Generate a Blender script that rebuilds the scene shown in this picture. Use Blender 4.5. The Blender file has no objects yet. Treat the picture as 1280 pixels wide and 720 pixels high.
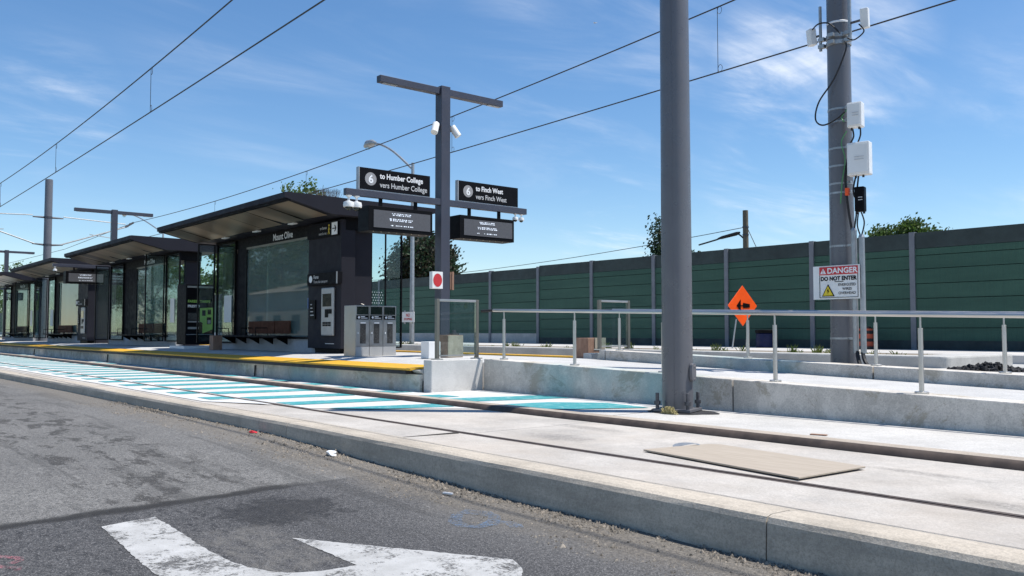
import bpy, bmesh, math, random
from mathutils import Vector, Matrix, noise
R = math.radians
rnd = random.Random(7)
S = bpy.context.scene
COL = S.collection
ORG = {}

# ------------------------------------------------------------------ object helpers
def tag(o, label=None, cat=None, group=None, kind=None):
    if label: o['label'] = label
    if cat: o['category'] = cat
    if group: o['group'] = group
    if kind: o['kind'] = kind
    return o

def thing(name, label, cat, loc=(0, 0, 0), group=None):
    o = bpy.data.objects.new(name, None)
    o.empty_display_size = 0.2
    COL.objects.link(o)
    o.location = loc
    ORG[o.name] = Vector(loc)
    return tag(o, label, cat, group)

def copy_tree(o, parent=None):
    c = o.copy()
    COL.objects.link(c)
    if parent: c.parent = parent
    ORG[c.name] = ORG.get(o.name, Vector((0, 0, 0))).copy()
    for ch in list(o.children):
        copy_tree(ch, c)
    return c

class MB:
    def __init__(s):
        s.v = []; s.f = []; s.m = []; s.mi = 0
    def add(s, verts, faces):
        b = len(s.v)
        s.v += [Vector(p) for p in verts]
        for f in faces:
            s.f.append([b + i for i in f]); s.m.append(s.mi)
        return s
    def box(s, x0, x1, y0, y1, z0, z1):
        return s.add([(x0,y0,z0),(x1,y0,z0),(x1,y1,z0),(x0,y1,z0),(x0,y0,z1),(x1,y0,z1),(x1,y1,z1),(x0,y1,z1)],
                     [(0,3,2,1),(4,5,6,7),(0,1,5,4),(1,2,6,5),(2,3,7,6),(3,0,4,7)])
    def obox(s, c, sx, sy, sz, rot=(0, 0, 0)):
        from mathutils import Euler
        M = Euler(rot).to_matrix()
        c = Vector(c); p = []
        for z in (-.5, .5):
            for x, y in ((-.5,-.5),(.5,-.5),(.5,.5),(-.5,.5)):
                p.append(c + M @ Vector((x*sx, y*sy, z*sz)))
        return s.add(p, [(0,3,2,1),(4,5,6,7),(0,1,5,4),(1,2,6,5),(2,3,7,6),(3,0,4,7)])
    def poly(s, pts):
        return s.add(pts, [tuple(range(len(pts)))])
    def prism(s, pts, d):
        d = Vector(d); n = len(pts)
        p = [Vector(q) for q in pts]
        return s.add(p + [q + d for q in p], [tuple(reversed(range(n))), tuple(range(n, 2*n))] +
                     [(i, (i+1) % n, n + (i+1) % n, n + i) for i in range(n)])
    def tube(s, pts, r, n=10, caps=True):
        pts = [Vector(p) for p in pts]
        rs = r if isinstance(r, (list, tuple)) else [r]*len(pts)
        b = len(s.v); u = None
        for i, p in enumerate(pts):
            t = (pts[min(i+1, len(pts)-1)] - pts[max(i-1, 0)]).normalized()
            if u is None:
                u = t.orthogonal().normalized()
            else:
                u = (u - t*u.dot(t)).normalized()
            w = t.cross(u)
            for k in range(n):
                a = 2*math.pi*k/n
                s.v.append(p + (u*math.cos(a) + w*math.sin(a))*rs[i])
        for i in range(len(pts)-1):
            for k in range(n):
                s.f.append([b+i*n+k, b+i*n+(k+1) % n, b+(i+1)*n+(k+1) % n, b+(i+1)*n+k]); s.m.append(s.mi)
        if caps:
            s.f.append([b+k for k in reversed(range(n))]); s.m.append(s.mi)
            e = b+(len(pts)-1)*n
            s.f.append([e+k for k in range(n)]); s.m.append(s.mi)
        return s
    def lathe(s, c, prof, n=20):
        c = Vector(c)
        return s.tube([c + Vector((0, 0, z)) for _, z in prof], [max(r, .0005) for r, _ in prof], n)
    def text(s, txt, size, o, xd, yd, bold=0.0, depth=0.0, align='LEFT', squeeze=1.0):
        cu = bpy.data.curves.new('lettering', 'FONT')
        cu.body = txt; cu.size = size; cu.align_x = align; cu.offset = bold; cu.resolution_u = 3
        cu.extrude = depth
        ob = bpy.data.objects.new('lettering', cu)
        me = bpy.data.meshes.new_from_object(ob)
        o = Vector(o); xd = Vector(xd); yd = Vector(yd); zd = xd.cross(yd)
        s.add([o + xd*v.co.x*squeeze + yd*v.co.y + zd*v.co.z for v in me.vertices], [tuple(p.vertices) for p in me.polygons])
        bpy.data.objects.remove(ob); bpy.data.curves.remove(cu); bpy.data.meshes.remove(me)
        return s
    def disc(s, c, r, xd, yd, n=24, ry=None):
        c = Vector(c); xd = Vector(xd); yd = Vector(yd); ry = ry or r
        return s.poly([c + xd*math.cos(2*math.pi*k/n)*r + yd*math.sin(2*math.pi*k/n)*ry for k in range(n)])
    def build(s, name, mat, parent=None, bevel=0, smooth=False, seg=2):
        org = ORG.get(parent.name, Vector((0, 0, 0))) if parent else Vector((0, 0, 0))
        me = bpy.data.meshes.new(name)
        me.from_pydata([v - org for v in s.v], [], s.f)
        mats = mat if isinstance(mat, (list, tuple)) else [mat]
        for m in mats: me.materials.append(m)
        if len(mats) > 1:
            me.polygons.foreach_set('material_index', s.m)
        bm = bmesh.new(); bm.from_mesh(me)
        if bevel:
            bmesh.ops.remove_doubles(bm, verts=bm.verts, dist=1e-5)
            es = [e for e in bm.edges if len(e.link_faces) == 2 and e.calc_face_angle(0) > R(25)]
            bmesh.ops.bevel(bm, geom=es, offset=bevel, segments=seg, affect='EDGES', profile=.5, clamp_overlap=True)
        bm.to_mesh(me); bm.free()
        if smooth:
            me.polygons.foreach_set('use_smooth', [True]*len(me.polygons))
            try: me.set_sharp_from_angle(angle=R(40))
            except Exception: pass
        me.update()
        o = bpy.data.objects.new(name, me)
        COL.objects.link(o)
        if parent:
            o.parent = parent
        ORG[o.name] = org.copy()
        return o

# ------------------------------------------------------------------ material helpers
class NT:
    def __init__(s, name):
        s.mat = bpy.data.materials.new(name); s.mat.use_nodes = True
        s.t = s.mat.node_tree; s.n = s.t.nodes; s.l = s.t.links
        s.bsdf = s.n['Principled BSDF']; s.out = s.n['Material Output']
        s.geo = s.n.new('ShaderNodeNewGeometry')
        s.pos = s.geo.outputs['Position']
    def lk(s, a, b): s.l.new(a, b)
    def mapped(s, scale=(1, 1, 1), rot=(0, 0, 0), loc=(0, 0, 0)):
        m = s.n.new('ShaderNodeMapping'); m.inputs['Scale'].default_value = scale
        m.inputs['Rotation'].default_value = rot; m.inputs['Location'].default_value = loc
        s.lk(s.pos, m.inputs['Vector']); return m.outputs[0]
    def noise(s, scale, detail=4, rough=.55, vec=None, dist=0):
        n = s.n.new('ShaderNodeTexNoise'); n.inputs['Scale'].default_value = scale
        n.inputs['Detail'].default_value = detail; n.inputs['Roughness'].default_value = rough
        n.inputs['Distortion'].default_value = dist
        s.lk(vec if vec else s.pos, n.inputs['Vector']); return n.outputs['Fac']
    def voro(s, scale, feature='F1', out='Distance', vec=None):
        n = s.n.new('ShaderNodeTexVoronoi'); n.feature = feature; n.inputs['Scale'].default_value = scale
        s.lk(vec if vec else s.pos, n.inputs['Vector']); return n.outputs[out]
    def ramp(s, fac, stops):
        r = s.n.new('ShaderNodeValToRGB'); e = r.color_ramp.elements
        while len(e) < len(stops): e.new(.5)
        for i, (p, c) in enumerate(stops):
            e[i].position = p
            e[i].color = (c, c, c, 1) if isinstance(c, (int, float)) else (*c, 1)
        s.lk(fac, r.inputs[0]); return r.outputs[0]
    def mix(s, fac, a, b, mode='MIX'):
        m = s.n.new('ShaderNodeMix'); m.data_type = 'RGBA'; m.blend_type = mode
        for sock, v in ((m.inputs[0], fac), (m.inputs[6], a), (m.inputs[7], b)):
            if isinstance(v, (int, float)): sock.default_value = v if sock.type == 'VALUE' else (v, v, v, 1)
            elif isinstance(v, tuple): sock.default_value = (*v, 1)
            else: s.lk(v, sock)
        return m.outputs[2]
    def math(s, op, a, b=0.0, c=None):
        m = s.n.new('ShaderNodeMath'); m.operation = op; m.use_clamp = False
        for i, v in enumerate((a, b) if c is None else (a, b, c)):
            if isinstance(v, (int, float)): m.inputs[i].default_value = v
            else: s.lk(v, m.inputs[i])
        return m.outputs[0]
    def maprange(s, v, a, b, c=0.0, d=1.0, smooth=True):
        m = s.n.new('ShaderNodeMapRange'); m.interpolation_type = 'SMOOTHSTEP' if smooth else 'LINEAR'
        s.lk(v, m.inputs[0])
        for i, x in enumerate((a, b, c, d)): m.inputs[i+1].default_value = x
        return m.outputs[0]
    def xyz(s):
        n = s.n.new('ShaderNodeSeparateXYZ'); s.lk(s.pos, n.inputs[0]); return n.outputs
    def bump(s, h, strength=.3, dist=.01):
        b = s.n.new('ShaderNodeBump'); b.inputs['Strength'].default_value = strength
        b.inputs['Distance'].default_value = dist
        s.lk(h, b.inputs['Height']); s.lk(b.outputs[0], s.bsdf.inputs['Normal'])
    def col(s, c):
        if isinstance(c, tuple): s.bsdf.inputs['Base Color'].default_value = (*c, 1)
        else: s.lk(c, s.bsdf.inputs['Base Color'])
    def set(s, rough=.5, metal=0.0, spec=.5):
        if isinstance(rough, (int, float)): s.bsdf.inputs['Roughness'].default_value = rough
        else: s.lk(rough, s.bsdf.inputs['Roughness'])
        s.bsdf.inputs['Metallic'].default_value = metal
        s.bsdf.inputs['Specular IOR Level'].default_value = spec
        return s.mat

def simple(name, c, rough=.5, metal=0.0, var=.12, scale=6, spec=.5, bump=0):
    t = NT(name)
    n = t.noise(scale, 5)
    a = tuple(x*(1-var) for x in c); b = tuple(min(1, x*(1+var)) for x in c)
    t.col(t.mix(t.ramp(n, [(.35, 0), (.65, 1)]), a, b))
    rr = t.maprange(t.noise(scale*3, 4), .3, .7, max(.02, rough-.08), min(1, rough+.08))
    if bump: t.bump(t.noise(scale*12, 3), bump, .004)
    return t.set(rr, metal, spec)

def concrete(name, c, stain=.25, scale=1.0, streak=False, teal=None, warm=0.0, grime=False, scuff=()):
    t = NT(name)
    n1 = t.noise(1.1*scale, 8, .7)
    n2 = t.noise(7*scale, 6, .6, dist=.5)
    n3 = t.noise(120, 2, .7)
    lo = tuple(x*(1-stain) for x in c); hi = tuple(min(1, x*(1+stain*.4)) for x in c)
    k = t.mix(t.ramp(n1, [(.36, 0), (.62, 1)]), lo, hi)
    k = t.mix(t.ramp(n2, [(.5, 0), (.72, .22)]), k, tuple(x*.66 for x in c))
    n4 = t.noise(60, 3, .85)
    k = t.mix(t.ramp(n4, [(.46, .0), (.62, .26)]), k, tuple(x*.45 for x in c))
    k = t.mix(t.ramp(n4, [(.36, .30), (.48, 0)]), k, tuple(min(1, x*1.25) for x in c))
    k = t.mix(t.ramp(n3, [(.50, 0), (.72, .34)]), k, tuple(x*.5 for x in c))
    k = t.mix(t.ramp(t.noise(2.1*scale, 7, .7, t.mapped((1, 1, 1), loc=(4, 9, 2)), .8), [(.54, 0), (.60, .17)]), k, tuple(x*.66 for x in c))
    if warm:
        k = t.mix(t.ramp(t.noise(.8, 5, .6), [(.45, 0), (.7, warm)]), k, (c[0]*.86, c[1]*.76, c[2]*.66))
    if streak:
        v = t.mapped((6, 6, .7))
        k = t.mix(t.ramp(t.noise(1.3, 6, .65, v), [(.5, 0), (.78, .55)]), k, tuple(x*.62 for x in c))
        pits = t.voro(26)
        k = t.mix(t.ramp(pits, [(.06, .75), (.12, 0)]), k, tuple(x*.35 for x in c))
        sp = t.noise(1.5, 9, .78, dist=.8)
        k = t.mix(t.ramp(sp, [(.545, 0), (.565, .62)]), k, (c[0]*.56, c[1]*.52, c[2]*.44))
        sp2 = t.noise(2.6, 9, .8, vec=t.mapped((1, 1, 1), loc=(7, 3, 5)))
        k = t.mix(t.ramp(sp2, [(.53, 0), (.57, .40)]), k, tuple(min(1, x*1.25) for x in c))
    if grime:
        v2 = t.mapped((.5, 3, 5))
        k = t.mix(t.ramp(t.noise(3.2, 7, .7, v2), [(.46, 0), (.64, .42)]), k, tuple(x*.60 for x in c))
        k = t.mix(t.ramp(t.noise(26, 4, .7), [(.55, 0), (.68, .45)]), k, tuple(x*.55 for x in c))
        k = t.mix(t.ramp(t.voro(34), [(.05, .6), (.10, 0)]), k, tuple(x*.4 for x in c))
    if teal:
        x = t.xyz()[0]; m = None
        for a, b, f in teal:
            w = t.math('MULTIPLY', t.maprange(x, a, a+f), t.maprange(x, b-f, b, 1.0, 0.0))
            m = w if m is None else t.math('MAXIMUM', m, w)
        fac = t.math('MULTIPLY', m, t.ramp(t.noise(.9, 5, .6), [(.38, .0), (.66, .50)]))
        k = t.mix(fac, k, (.17, .40, .43))
    if scuff:
        P = t.xyz(); f = None
        for cx_, cy_, rx_, ry_ in scuff:
            a_ = t.math('DIVIDE', t.math('SUBTRACT', P[0], cx_), rx_); b_ = t.math('DIVIDE', t.math('SUBTRACT', P[1], cy_), ry_)
            d_ = t.math('ADD', t.math('SQRT', t.math('ADD', t.math('MULTIPLY', a_, a_), t.math('MULTIPLY', b_, b_))), t.math('MULTIPLY_ADD', t.noise(7, 6, .75), 1.6, -.8))
            g_ = t.maprange(d_, .3, 1.0, 1.0, 0.0); f = g_ if f is None else t.math('MAXIMUM', f, g_)
        k = t.mix(t.math('MULTIPLY', t.math('MULTIPLY', f, .55), t.ramp(t.noise(40, 4, .85), [(.40, .2), (.60, 1)])), k, (.10, .095, .09))
    t.col(k)
    t.bump(t.mix(.35, n4, t.noise(30, 5, .75)), .5, .007)
    return t.set(t.maprange(n2, .3, .7, .75, .95), 0, .3)

M = {}
M['concrete'] = concrete('light_concrete', (.56, .54, .51), .22)
M['slab'] = concrete('slab_concrete', (.49, .455, .41), .24, 1.0, warm=.35, scuff=[(-1.93, 4.98, .35, .16), (-1.75, 5.3, .3, .12), (-2.7, 5.7, .5, .1), (-5.6, 5.2, .5, .25), (-6.0, 5.9, .6, .15)])
M['slab_white'] = concrete('fresh_slab_concrete', (.54, .52, .485), .16)
M['wall_concrete'] = concrete('cast_wall_concrete', (.61, .57, .51), .30, 1.3, streak=True, teal=[(-9.6, -6.3, .7), (-12.6, -10.6, .5), (-16, -13, .8), (-22, -18, 1)])
M['end_wall'] = concrete('end_wall_concrete', (.64, .62, .59), .12, 1.8)
M['kerb'] = concrete('kerb_concrete', (.50, .44, .36), .22, 1.6, grime=True)
M['barrier'] = concrete('barrier_concrete', (.48, .47, .44), .2, .8)
M['platform'] = concrete('platform_concrete', (.52, .51, .49), .14)
M['plinth'] = concrete('plinth_concrete', (.40, .41, .43), .15)
M['joint'] = simple('joint_filler', (.06, .055, .05), .9)
M['dark'] = simple('shelter_black_metal', (.010, .010, .0125), .55, 0, .1, 2, .05)
M['fascia'] = simple('fascia_charcoal', (.024, .024, .031), .55, 0, .06, 1.5, .08)
M['black'] = simple('black_trim', (.006, .006, .007), .5, 0, .1, 6, .08)
M['black_sign'] = simple('black_sign_face', (.008, .008, .010), .55, 0, .1, 6, .06)
M['pole'] = simple('pole_grey_paint', (.127, .127, .138), .33, 0, .05, 2, .55)
M['tpole'] = simple('sign_post_slate', (.055, .058, .078), .4, 0, .06, 2, .4)
M['steel'] = simple('brushed_stainless', (.55, .53, .50), .36, .85, .04, 1.5)
M['bin_steel'] = simple('bin_stainless', (.40, .395, .385), .36, .92, .05, 2)
M['olive_steel'] = simple('frame_stainless_dull', (.20, .19, .16), .45, .6, .06, 2)
M['galv'] = simple('galvanised', (.38, .395, .40), .45, .6, .10, 8)
M['white_paint'] = simple('white_paint', (.78, .78, .76), .4, 0, .04, 4)
M['letter'] = simple('white_lettering', (.82, .82, .82), .5, 0, .02)
M['grey_letter'] = simple('grey_lettering', (.55, .55, .55), .5, 0, .02)
M['grey_disc'] = simple('grey_route_disc', (.30, .29, .29), .5, 0, .02)
M['red'] = simple('red_paint', (.55, .03, .035), .45, 0, .06)
M['yellow_tri'] = simple('yellow_paint', (.80, .60, .03), .45, 0, .05)
M['orange'] = simple('orange_sheeting', (.90, .095, .008), .45, 0, .06, 3)
M['lime'] = simple('lime_panel', (.36, .62, .12), .5, 0, .06)
M['blue_sign'] = simple('blue_sign', (.02, .11, .40), .45)
M['bench'] = simple('bench_slats_brown', (.085, .036, .024), .7, 0, .2, 8, .05)
M['rubber'] = simple('black_rubber', (.016, .016, .018), .7)
M['rail_steel'] = simple('rusty_rail_steel', (.075, .054, .042), .65, .1, .3, 7)
M['rail_tan'] = concrete('rail_bedding_tan', (.41, .35, .285), .2, 2.0)
M['wire'] = simple('overhead_wire_black', (.02, .02, .022), .5)
M['bolt'] = simple('bolt_steel', (.10, .10, .11), .5, .6, .2, 30)
M['bark'] = simple('tree_bark', (.10, .07, .05), .9, 0, .3, 6)
M['barrel_blue'] = simple('barrel_navy', (.007, .013, .055), .5, 0, .1, 6, .2)
M['rubble'] = simple('broken_asphalt', (.022, .022, .024), .9, 0, .4, 12)
M['gravel'] = simple('roadside_gravel', (.20, .172, .138), .9, 0, .75, 40)
M['bin_window'] = simple('smoked_window', (.045, .045, .045), .25, 0, .3, 12)
M['kick'] = simple('satin_kick_plate', (.50, .49, .47), .6, .5, .05, 4)
M['dot'] = simple('frit_dot', (.40, .46, .47), .6)
M['drum_orange'] = simple('dark_drum_orange', (.42, .075, .035), .6)  # darker, redder orange for the drum bands
M['straw'] = simple('dry_straw', (.42, .36, .17), .9, 0, .3, 40)
M['soil'] = simple('dry_soil', (.20, .165, .12), .95, 0, .3, 5)
M['green_cable'] = simple('green_cable', (.08, .30, .10), .5)
M['plastic'] = simple('litter_plastic', (.75, .75, .74), .4)
M['device'] = simple('silver_device', (.40, .40, .40), .4, .5, .08)
M['screen_dark'] = simple('dark_screen', (.012, .02, .016), .12)
M['poster'] = simple('poster_paper', (.62, .62, .60), .5, 0, .06, 20)

def plywood():
    t = NT('plywood_sheet')
    v = t.mapped((1.2, 14, 14), (0, 0, R(-9)))
    t.col(t.mix(t.ramp(t.noise(2, 6, .6, v), [(.3, 0), (.7, 1)]), (.34, .285, .22), (.43, .365, .29)))
    t.bump(t.noise(40, 3), .2, .003)
    return t.set(.75)
M['plywood'] = plywood()

def timber(name, a, b):
    t = NT(name)
    v = t.mapped((9, 9, 1.2))
    k = t.mix(t.ramp(t.noise(2.2, 6, .65, v), [(.3, 0), (.7, 1)]), a, b)
    k = t.mix(t.ramp(t.noise(5, 5, .6), [(.55, 0), (.7, .5)]), k, tuple(x*.4 for x in a))
    t.col(k); t.bump(t.noise(6, 5, .6, v), .3, .004)
    return t.set(.8)
M['wood_red'] = timber('weathered_brown_timber', (.24, .13, .085), (.36, .22, .15))
M['wood_pale'] = timber('pale_particle_board', (.36, .30, .22), (.46, .40, .31))
M['util_wood'] = timber('utility_pole_timber', (.10, .085, .06), (.20, .17, .12))

def yellow_tactile():
    t = NT('yellow_tactile_paving')
    dots = t.voro(14)
    k = t.mix(t.ramp(t.noise(2.5, 6), [(.3, 0), (.7, 1)]), (.58, .31, .018), (.72, .40, .025))
    k = t.mix(t.ramp(t.noise(9, 6, .7), [(.58, 0), (.72, .5)]), k, (.26, .17, .04))
    t.col(k); t.bump(t.ramp(dots, [(.1, 1), (.4, 0)]), .6, .01)
    return t.set(.6)
M['tactile'] = yellow_tactile()

def turq():
    t = NT('turquoise_road_paint')
    k = t.mix(t.ramp(t.noise(1.4, 6, .6), [(.3, 0), (.7, 1)]), (.030, .235, .255), (.060, .32, .335))
    wear = t.ramp(t.noise(9, 8, .75, t.mapped((.6, 1.6, 1))), [(.53, 0), (.67, .6)])
    t.col(t.mix(wear, k, (.5, .62, .61)))
    t.bump(t.noise(90, 2), .2, .003)
    return t.set(.75)
M['turquoise'] = turq()
M['white_road'] = concrete('white_painted_slab', (.62, .62, .605), .16, 1.8)

def arrow_paint():
    t = NT('worn_white_road_paint')
    X, Y, Z = t.xyz()
    fine = t.noise(34, 8, .9)
    edge = t.noise(3.0, 6, .7)
    wear = t.math('ADD', t.math('MULTIPLY_ADD', fine, 1.6, -.8), t.math('MULTIPLY_ADD', edge, 1.5, -.75))
    k = t.mix(t.ramp(t.noise(5, 6, .7), [(.35, 0), (.65, 1)]), (.36, .355, .34), (.47, .465, .45))
    t.col(k); t.bump(t.noise(110, 2), .5, .004); t.set(.8)
    tr = t.n.new('ShaderNodeBsdfTransparent'); mx = t.n.new('ShaderNodeMixShader')
    t.lk(t.maprange(wear, .0, .20, .97, .12), mx.inputs[0])
    t.lk(tr.outputs[0], mx.inputs[1]); t.lk(t.bsdf.outputs[0], mx.inputs[2]); t.lk(mx.outputs[0], t.out.inputs[0])
    return t.mat
M['arrow'] = arrow_paint()

def asphalt():
    t = NT('asphalt')
    X, Y, Z = t.xyz()
    agg = t.voro(110); agg2 = t.mix(.5, t.noise(42, 3, .9), t.noise(95, 3, .85)); big = t.noise(.9, 6, .65); mid = t.noise(5, 6, .65, t.mapped((1, 1.3, 1)))
    cell = t.voro(210, 'F1', 'Color')
    sep = t.n.new('ShaderNodeSeparateColor'); t.lk(cell, sep.inputs[0])
    chip = t.math('GREATER_THAN', sep.outputs[0], .93)
    old = t.mix(t.ramp(agg2, [(.40, 0), (.62, 1)]), (.055, .053, .050), (.285, .275, .258))
    old = t.mix(t.ramp(big, [(.4, 0), (.66, .45)]), old, (.085, .082, .078))
    spots = t.ramp(t.noise(3.4, 7, .72, t.mapped((.75, 1.7, 1))), [(.52, 0), (.575, .85)])
    band = t.math('MULTIPLY', t.maprange(Y, 1.35, 1.6), t.maprange(Y, 2.4, 2.75, 1.0, 0.0))
    old = t.mix(t.math('MULTIPLY', spots, band), old, (.045, .042, .038))
    new = t.mix(t.ramp(agg2, [(.41, 0), (.62, 1)]), (.026, .0255, .026), (.130, .126, .125))
    new = t.mix(t.math('MULTIPLY', t.ramp(t.noise(9, 6, .75, t.mapped((.8, 1.5, 1))), [(.54, 0), (.59, .8)]), t.maprange(Y, 2.2, 2.5, 1.0, 0.15)), new, (.03, .029, .03))
    new = t.mix(t.math('MULTIPLY', chip, .5), new, (.34, .33, .32))
    old = t.mix(t.math('MULTIPLY', chip, .5), old, (.36, .34, .32))
    # seam between the old and the newer surface runs across the lane
    wob = t.math('MULTIPLY_ADD', t.noise(1.3, 5, .6), .35, -.175)
    xs = t.math('ADD', t.math('MULTIPLY_ADD', Y, .13, X), wob)
    seam = t.maprange(xs, -5.32, -5.28)
    fade = t.math('MULTIPLY', seam, t.maprange(t.math('ADD', Y, t.math('MULTIPLY', t.noise(1.1, 5), .9)), 2.9, 3.7, 1.0, .55))
    k = t.mix(fade, old, new)
    crk = t.math('ABSOLUTE', t.math('ADD', xs, 5.29))
    k = t.mix(t.math('MULTIPLY', t.maprange(crk, .03, .12, .92, 0.0), t.maprange(Y, 2.5, 3.0, 1.0, 0.0)), k, (.022, .020, .018))
    # tar spill past the seam
    dx = t.math('MULTIPLY', t.math('ADD', X, 4.95), 1.5); dy = t.math('MULTIPLY', t.math('ADD', Y, -2.28), 1.3)
    rr = t.math('ADD', t.math('SQRT', t.math('ADD', t.math('MULTIPLY', dx, dx), t.math('MULTIPLY', dy, dy))), t.math('MULTIPLY_ADD', t.noise(4, 8, .8), 1.5, -.75))
    k = t.mix(t.math('MULTIPLY', t.maprange(rr, .35, .60, .85, 0.0), t.ramp(agg2, [(.40, 1), (.66, .55)])), k, (.018, .0175, .018))
    wx = t.math('MULTIPLY', t.maprange(X, -4.75, -4.6), t.maprange(X, -3.75, -3.6, 1.0, 0.0))
    wy = t.math('MULTIPLY', t.maprange(Y, 1.62, 1.7), t.maprange(Y, 2.0, 2.15, 1.0, 0.0))
    k = t.mix(t.math('MULTIPLY', t.math('MULTIPLY', wx, wy), t.ramp(t.noise(8, 7, .8, t.mapped((.8, 1.5, 1))), [(.40, .7), (.58, 0)])), k, (.16, .15, .135))
    # grit and dust washed against the kerb
    dn = t.math('ADD', Y, t.math('MULTIPLY_ADD', t.noise(2.2, 6, .7), .55, -.27))
    dust = t.math('MULTIPLY', t.maprange(dn, 2.95, 3.35), t.ramp(t.noise(30, 5, .75), [(.3, .35), (.6, 1)]))
    dust = t.math('MULTIPLY', dust, .8)
    lanes = t.noise(2.6, 4, .6, t.mapped((.09, 1.6, 1)))
    k = t.mix(t.ramp(lanes, [(.55, 0), (.60, .35)]), k, (.045, .043, .040))
    mott = t.noise(13, 6, .8)
    k = t.mix(t.ramp(mott, [(.52, 0), (.66, .4)]), k, (.035, .034, .033))
    k = t.mix(dust, k, t.mix(t.ramp(t.noise(45, 4, .8), [(.4, 0), (.6, 1)]), (.10, .088, .072), (.25, .22, .18)))
    # sprayed survey marks
    blue = None
    for cx, cy, ax, ay in ((-4.0, 2.98, .13, .05), ):
        pass
    t.col(k)
    t.bump(t.mix(.6, agg2, agg), .9, .010)
    return t.set(t.maprange(agg2, .3, .7, .7, .95), 0, .35)
M['asphalt'] = asphalt()

def spray(name, c):
    t = NT(name); t.col(c); t.set(.9, 0, .2)
    tr = t.n.new('ShaderNodeBsdfTransparent'); mx = t.n.new('ShaderNodeMixShader')
    t.lk(t.math('MULTIPLY', t.ramp(t.noise(70, 5, .9), [(.46, 0), (.62, .7)]), t.ramp(t.noise(9, 4, .6), [(.35, .25), (.6, 1)])), mx.inputs[0])
    t.lk(tr.outputs[0], mx.inputs[1]); t.lk(t.bsdf.outputs[0], mx.inputs[2]); t.lk(mx.outputs[0], t.out.inputs[0])
    return t.mat
M['spray_blue'] = spray('blue_spray_chalk', (.11, .22, .38))
M['spray_pink'] = spray('pink_spray_chalk', (.62, .20, .24))

def green_panel():
    t = NT('green_noise_panel')
    X, Y, Z = t.xyz()
    n = t.noise(1.2, 5, .6, t.mapped((.25, 1, 1.6)))
    k = t.mix(t.ramp(n, [(.3, 0), (.7, 1)]), (.023, .074, .050), (.040, .106, .071))
    fine = t.noise(3.0, 3, .6, t.mapped((5, 1, .2)))
    k = t.mix(t.ramp(fine, [(.4, 0), (.75, .35)]), k, (.019, .052, .039))
    stain = t.ramp(t.noise(1.6, 7, .8, dist=1.2), [(.66, 0), (.72, .35)])
    k = t.mix(stain, k, (.10, .13, .12))
    t.col(k)
    wv = t.n.new('ShaderNodeTexWave'); wv.bands_direction = 'X'; wv.inputs['Scale'].default_value = 6
    t.lk(t.pos, wv.inputs['Vector'])
    t.bump(wv.outputs['Fac'], .25, .02)
    return t.set(.7)
M['green'] = green_panel()
M['green_dark'] = simple('dark_cap_panel', (.028, .042, .040), .7, 0, .2, 1.5)
M['green_base'] = simple('dark_base_panel', (.022, .038, .038), .7, 0, .25, 1.5)
M['steel_post'] = simple('noise_wall_post', (.155, .165, .185), .55, .0, .1, 2)

def glass(name, tint, haze, hazecol, gloss=.10):
    t = NT(name)
    t.n.remove(t.bsdf)
    tr = t.n.new('ShaderNodeBsdfTransparent'); tr.inputs[0].default_value = (*tint, 1)
    df = t.n.new('ShaderNodeBsdfDiffuse'); df.inputs[0].default_value = (*hazecol, 1)
    tl = t.n.new('ShaderNodeBsdfTranslucent'); tl.inputs[0].default_value = (*hazecol, 1)
    add = t.n.new('ShaderNodeMixShader'); add.inputs[0].default_value = .5
    t.lk(df.outputs[0], add.inputs[1]); t.lk(tl.outputs[0], add.inputs[2])
    m1 = t.n.new('ShaderNodeMixShader')
    h = t.maprange(t.noise(1.3, 2, .5), .3, .7, haze*.92, haze*1.08)
    t.lk(h, m1.inputs[0])
    t.lk(tr.outputs[0], m1.inputs[1]); t.lk(add.outputs[0], m1.inputs[2])
    gl = t.n.new('ShaderNodeBsdfGlossy'); gl.inputs['Roughness'].default_value = .02
    fr = t.n.new('ShaderNodeLayerWeight'); fr.inputs[0].default_value = .25
    m2 = t.n.new('ShaderNodeMixShader')
    t.lk(t.maprange(fr.outputs['Fresnel'], 0, 1, .02, gloss, False), m2.inputs[0])
    t.lk(m1.outputs[0], m2.inputs[1]); t.lk(gl.outputs[0], m2.inputs[2])
    t.lk(m2.outputs[0], t.out.inputs[0])
    return t.mat
M['glass'] = glass('clear_screen_glass', (.84, .92, .92), .018, (.5, .6, .6), .55)
M['window'] = glass('shelter_window_glass', (.66, .80, .79), .22, (.55, .68, .68), .92)
M['frit'] = glass('frosted_glass', (.6, .7, .7), .3, (.7, .78, .78), .5)

def soffit():
    t = NT('bronze_soffit_panels')
    br = t.noise(.9, 1, .4, t.mapped((1.0, .25, .25)))
    t.col(t.mix(t.ramp(br, [(.38, 0), (.62, 1)]), (.10, .076, .05), (.48, .355, .235)))  # pale and dark brown bands stand in for reflections in the metal
    return t.set(.34, .7, .5)
M['soffit'] = soffit()

def emissive(name, c, s):
    t = NT(name); t.bsdf.inputs['Emission Color'].default_value = (*c, 1)
    t.bsdf.inputs['Emission Strength'].default_value = s
    t.col(c)
    return t.set(.5)
M['led'] = emissive('led_white_dots', (.70, .76, .85), .42)
M['led_panel'] = simple('led_matrix_grey', (.085, .085, .092), .55, 0, .08, 30)

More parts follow.
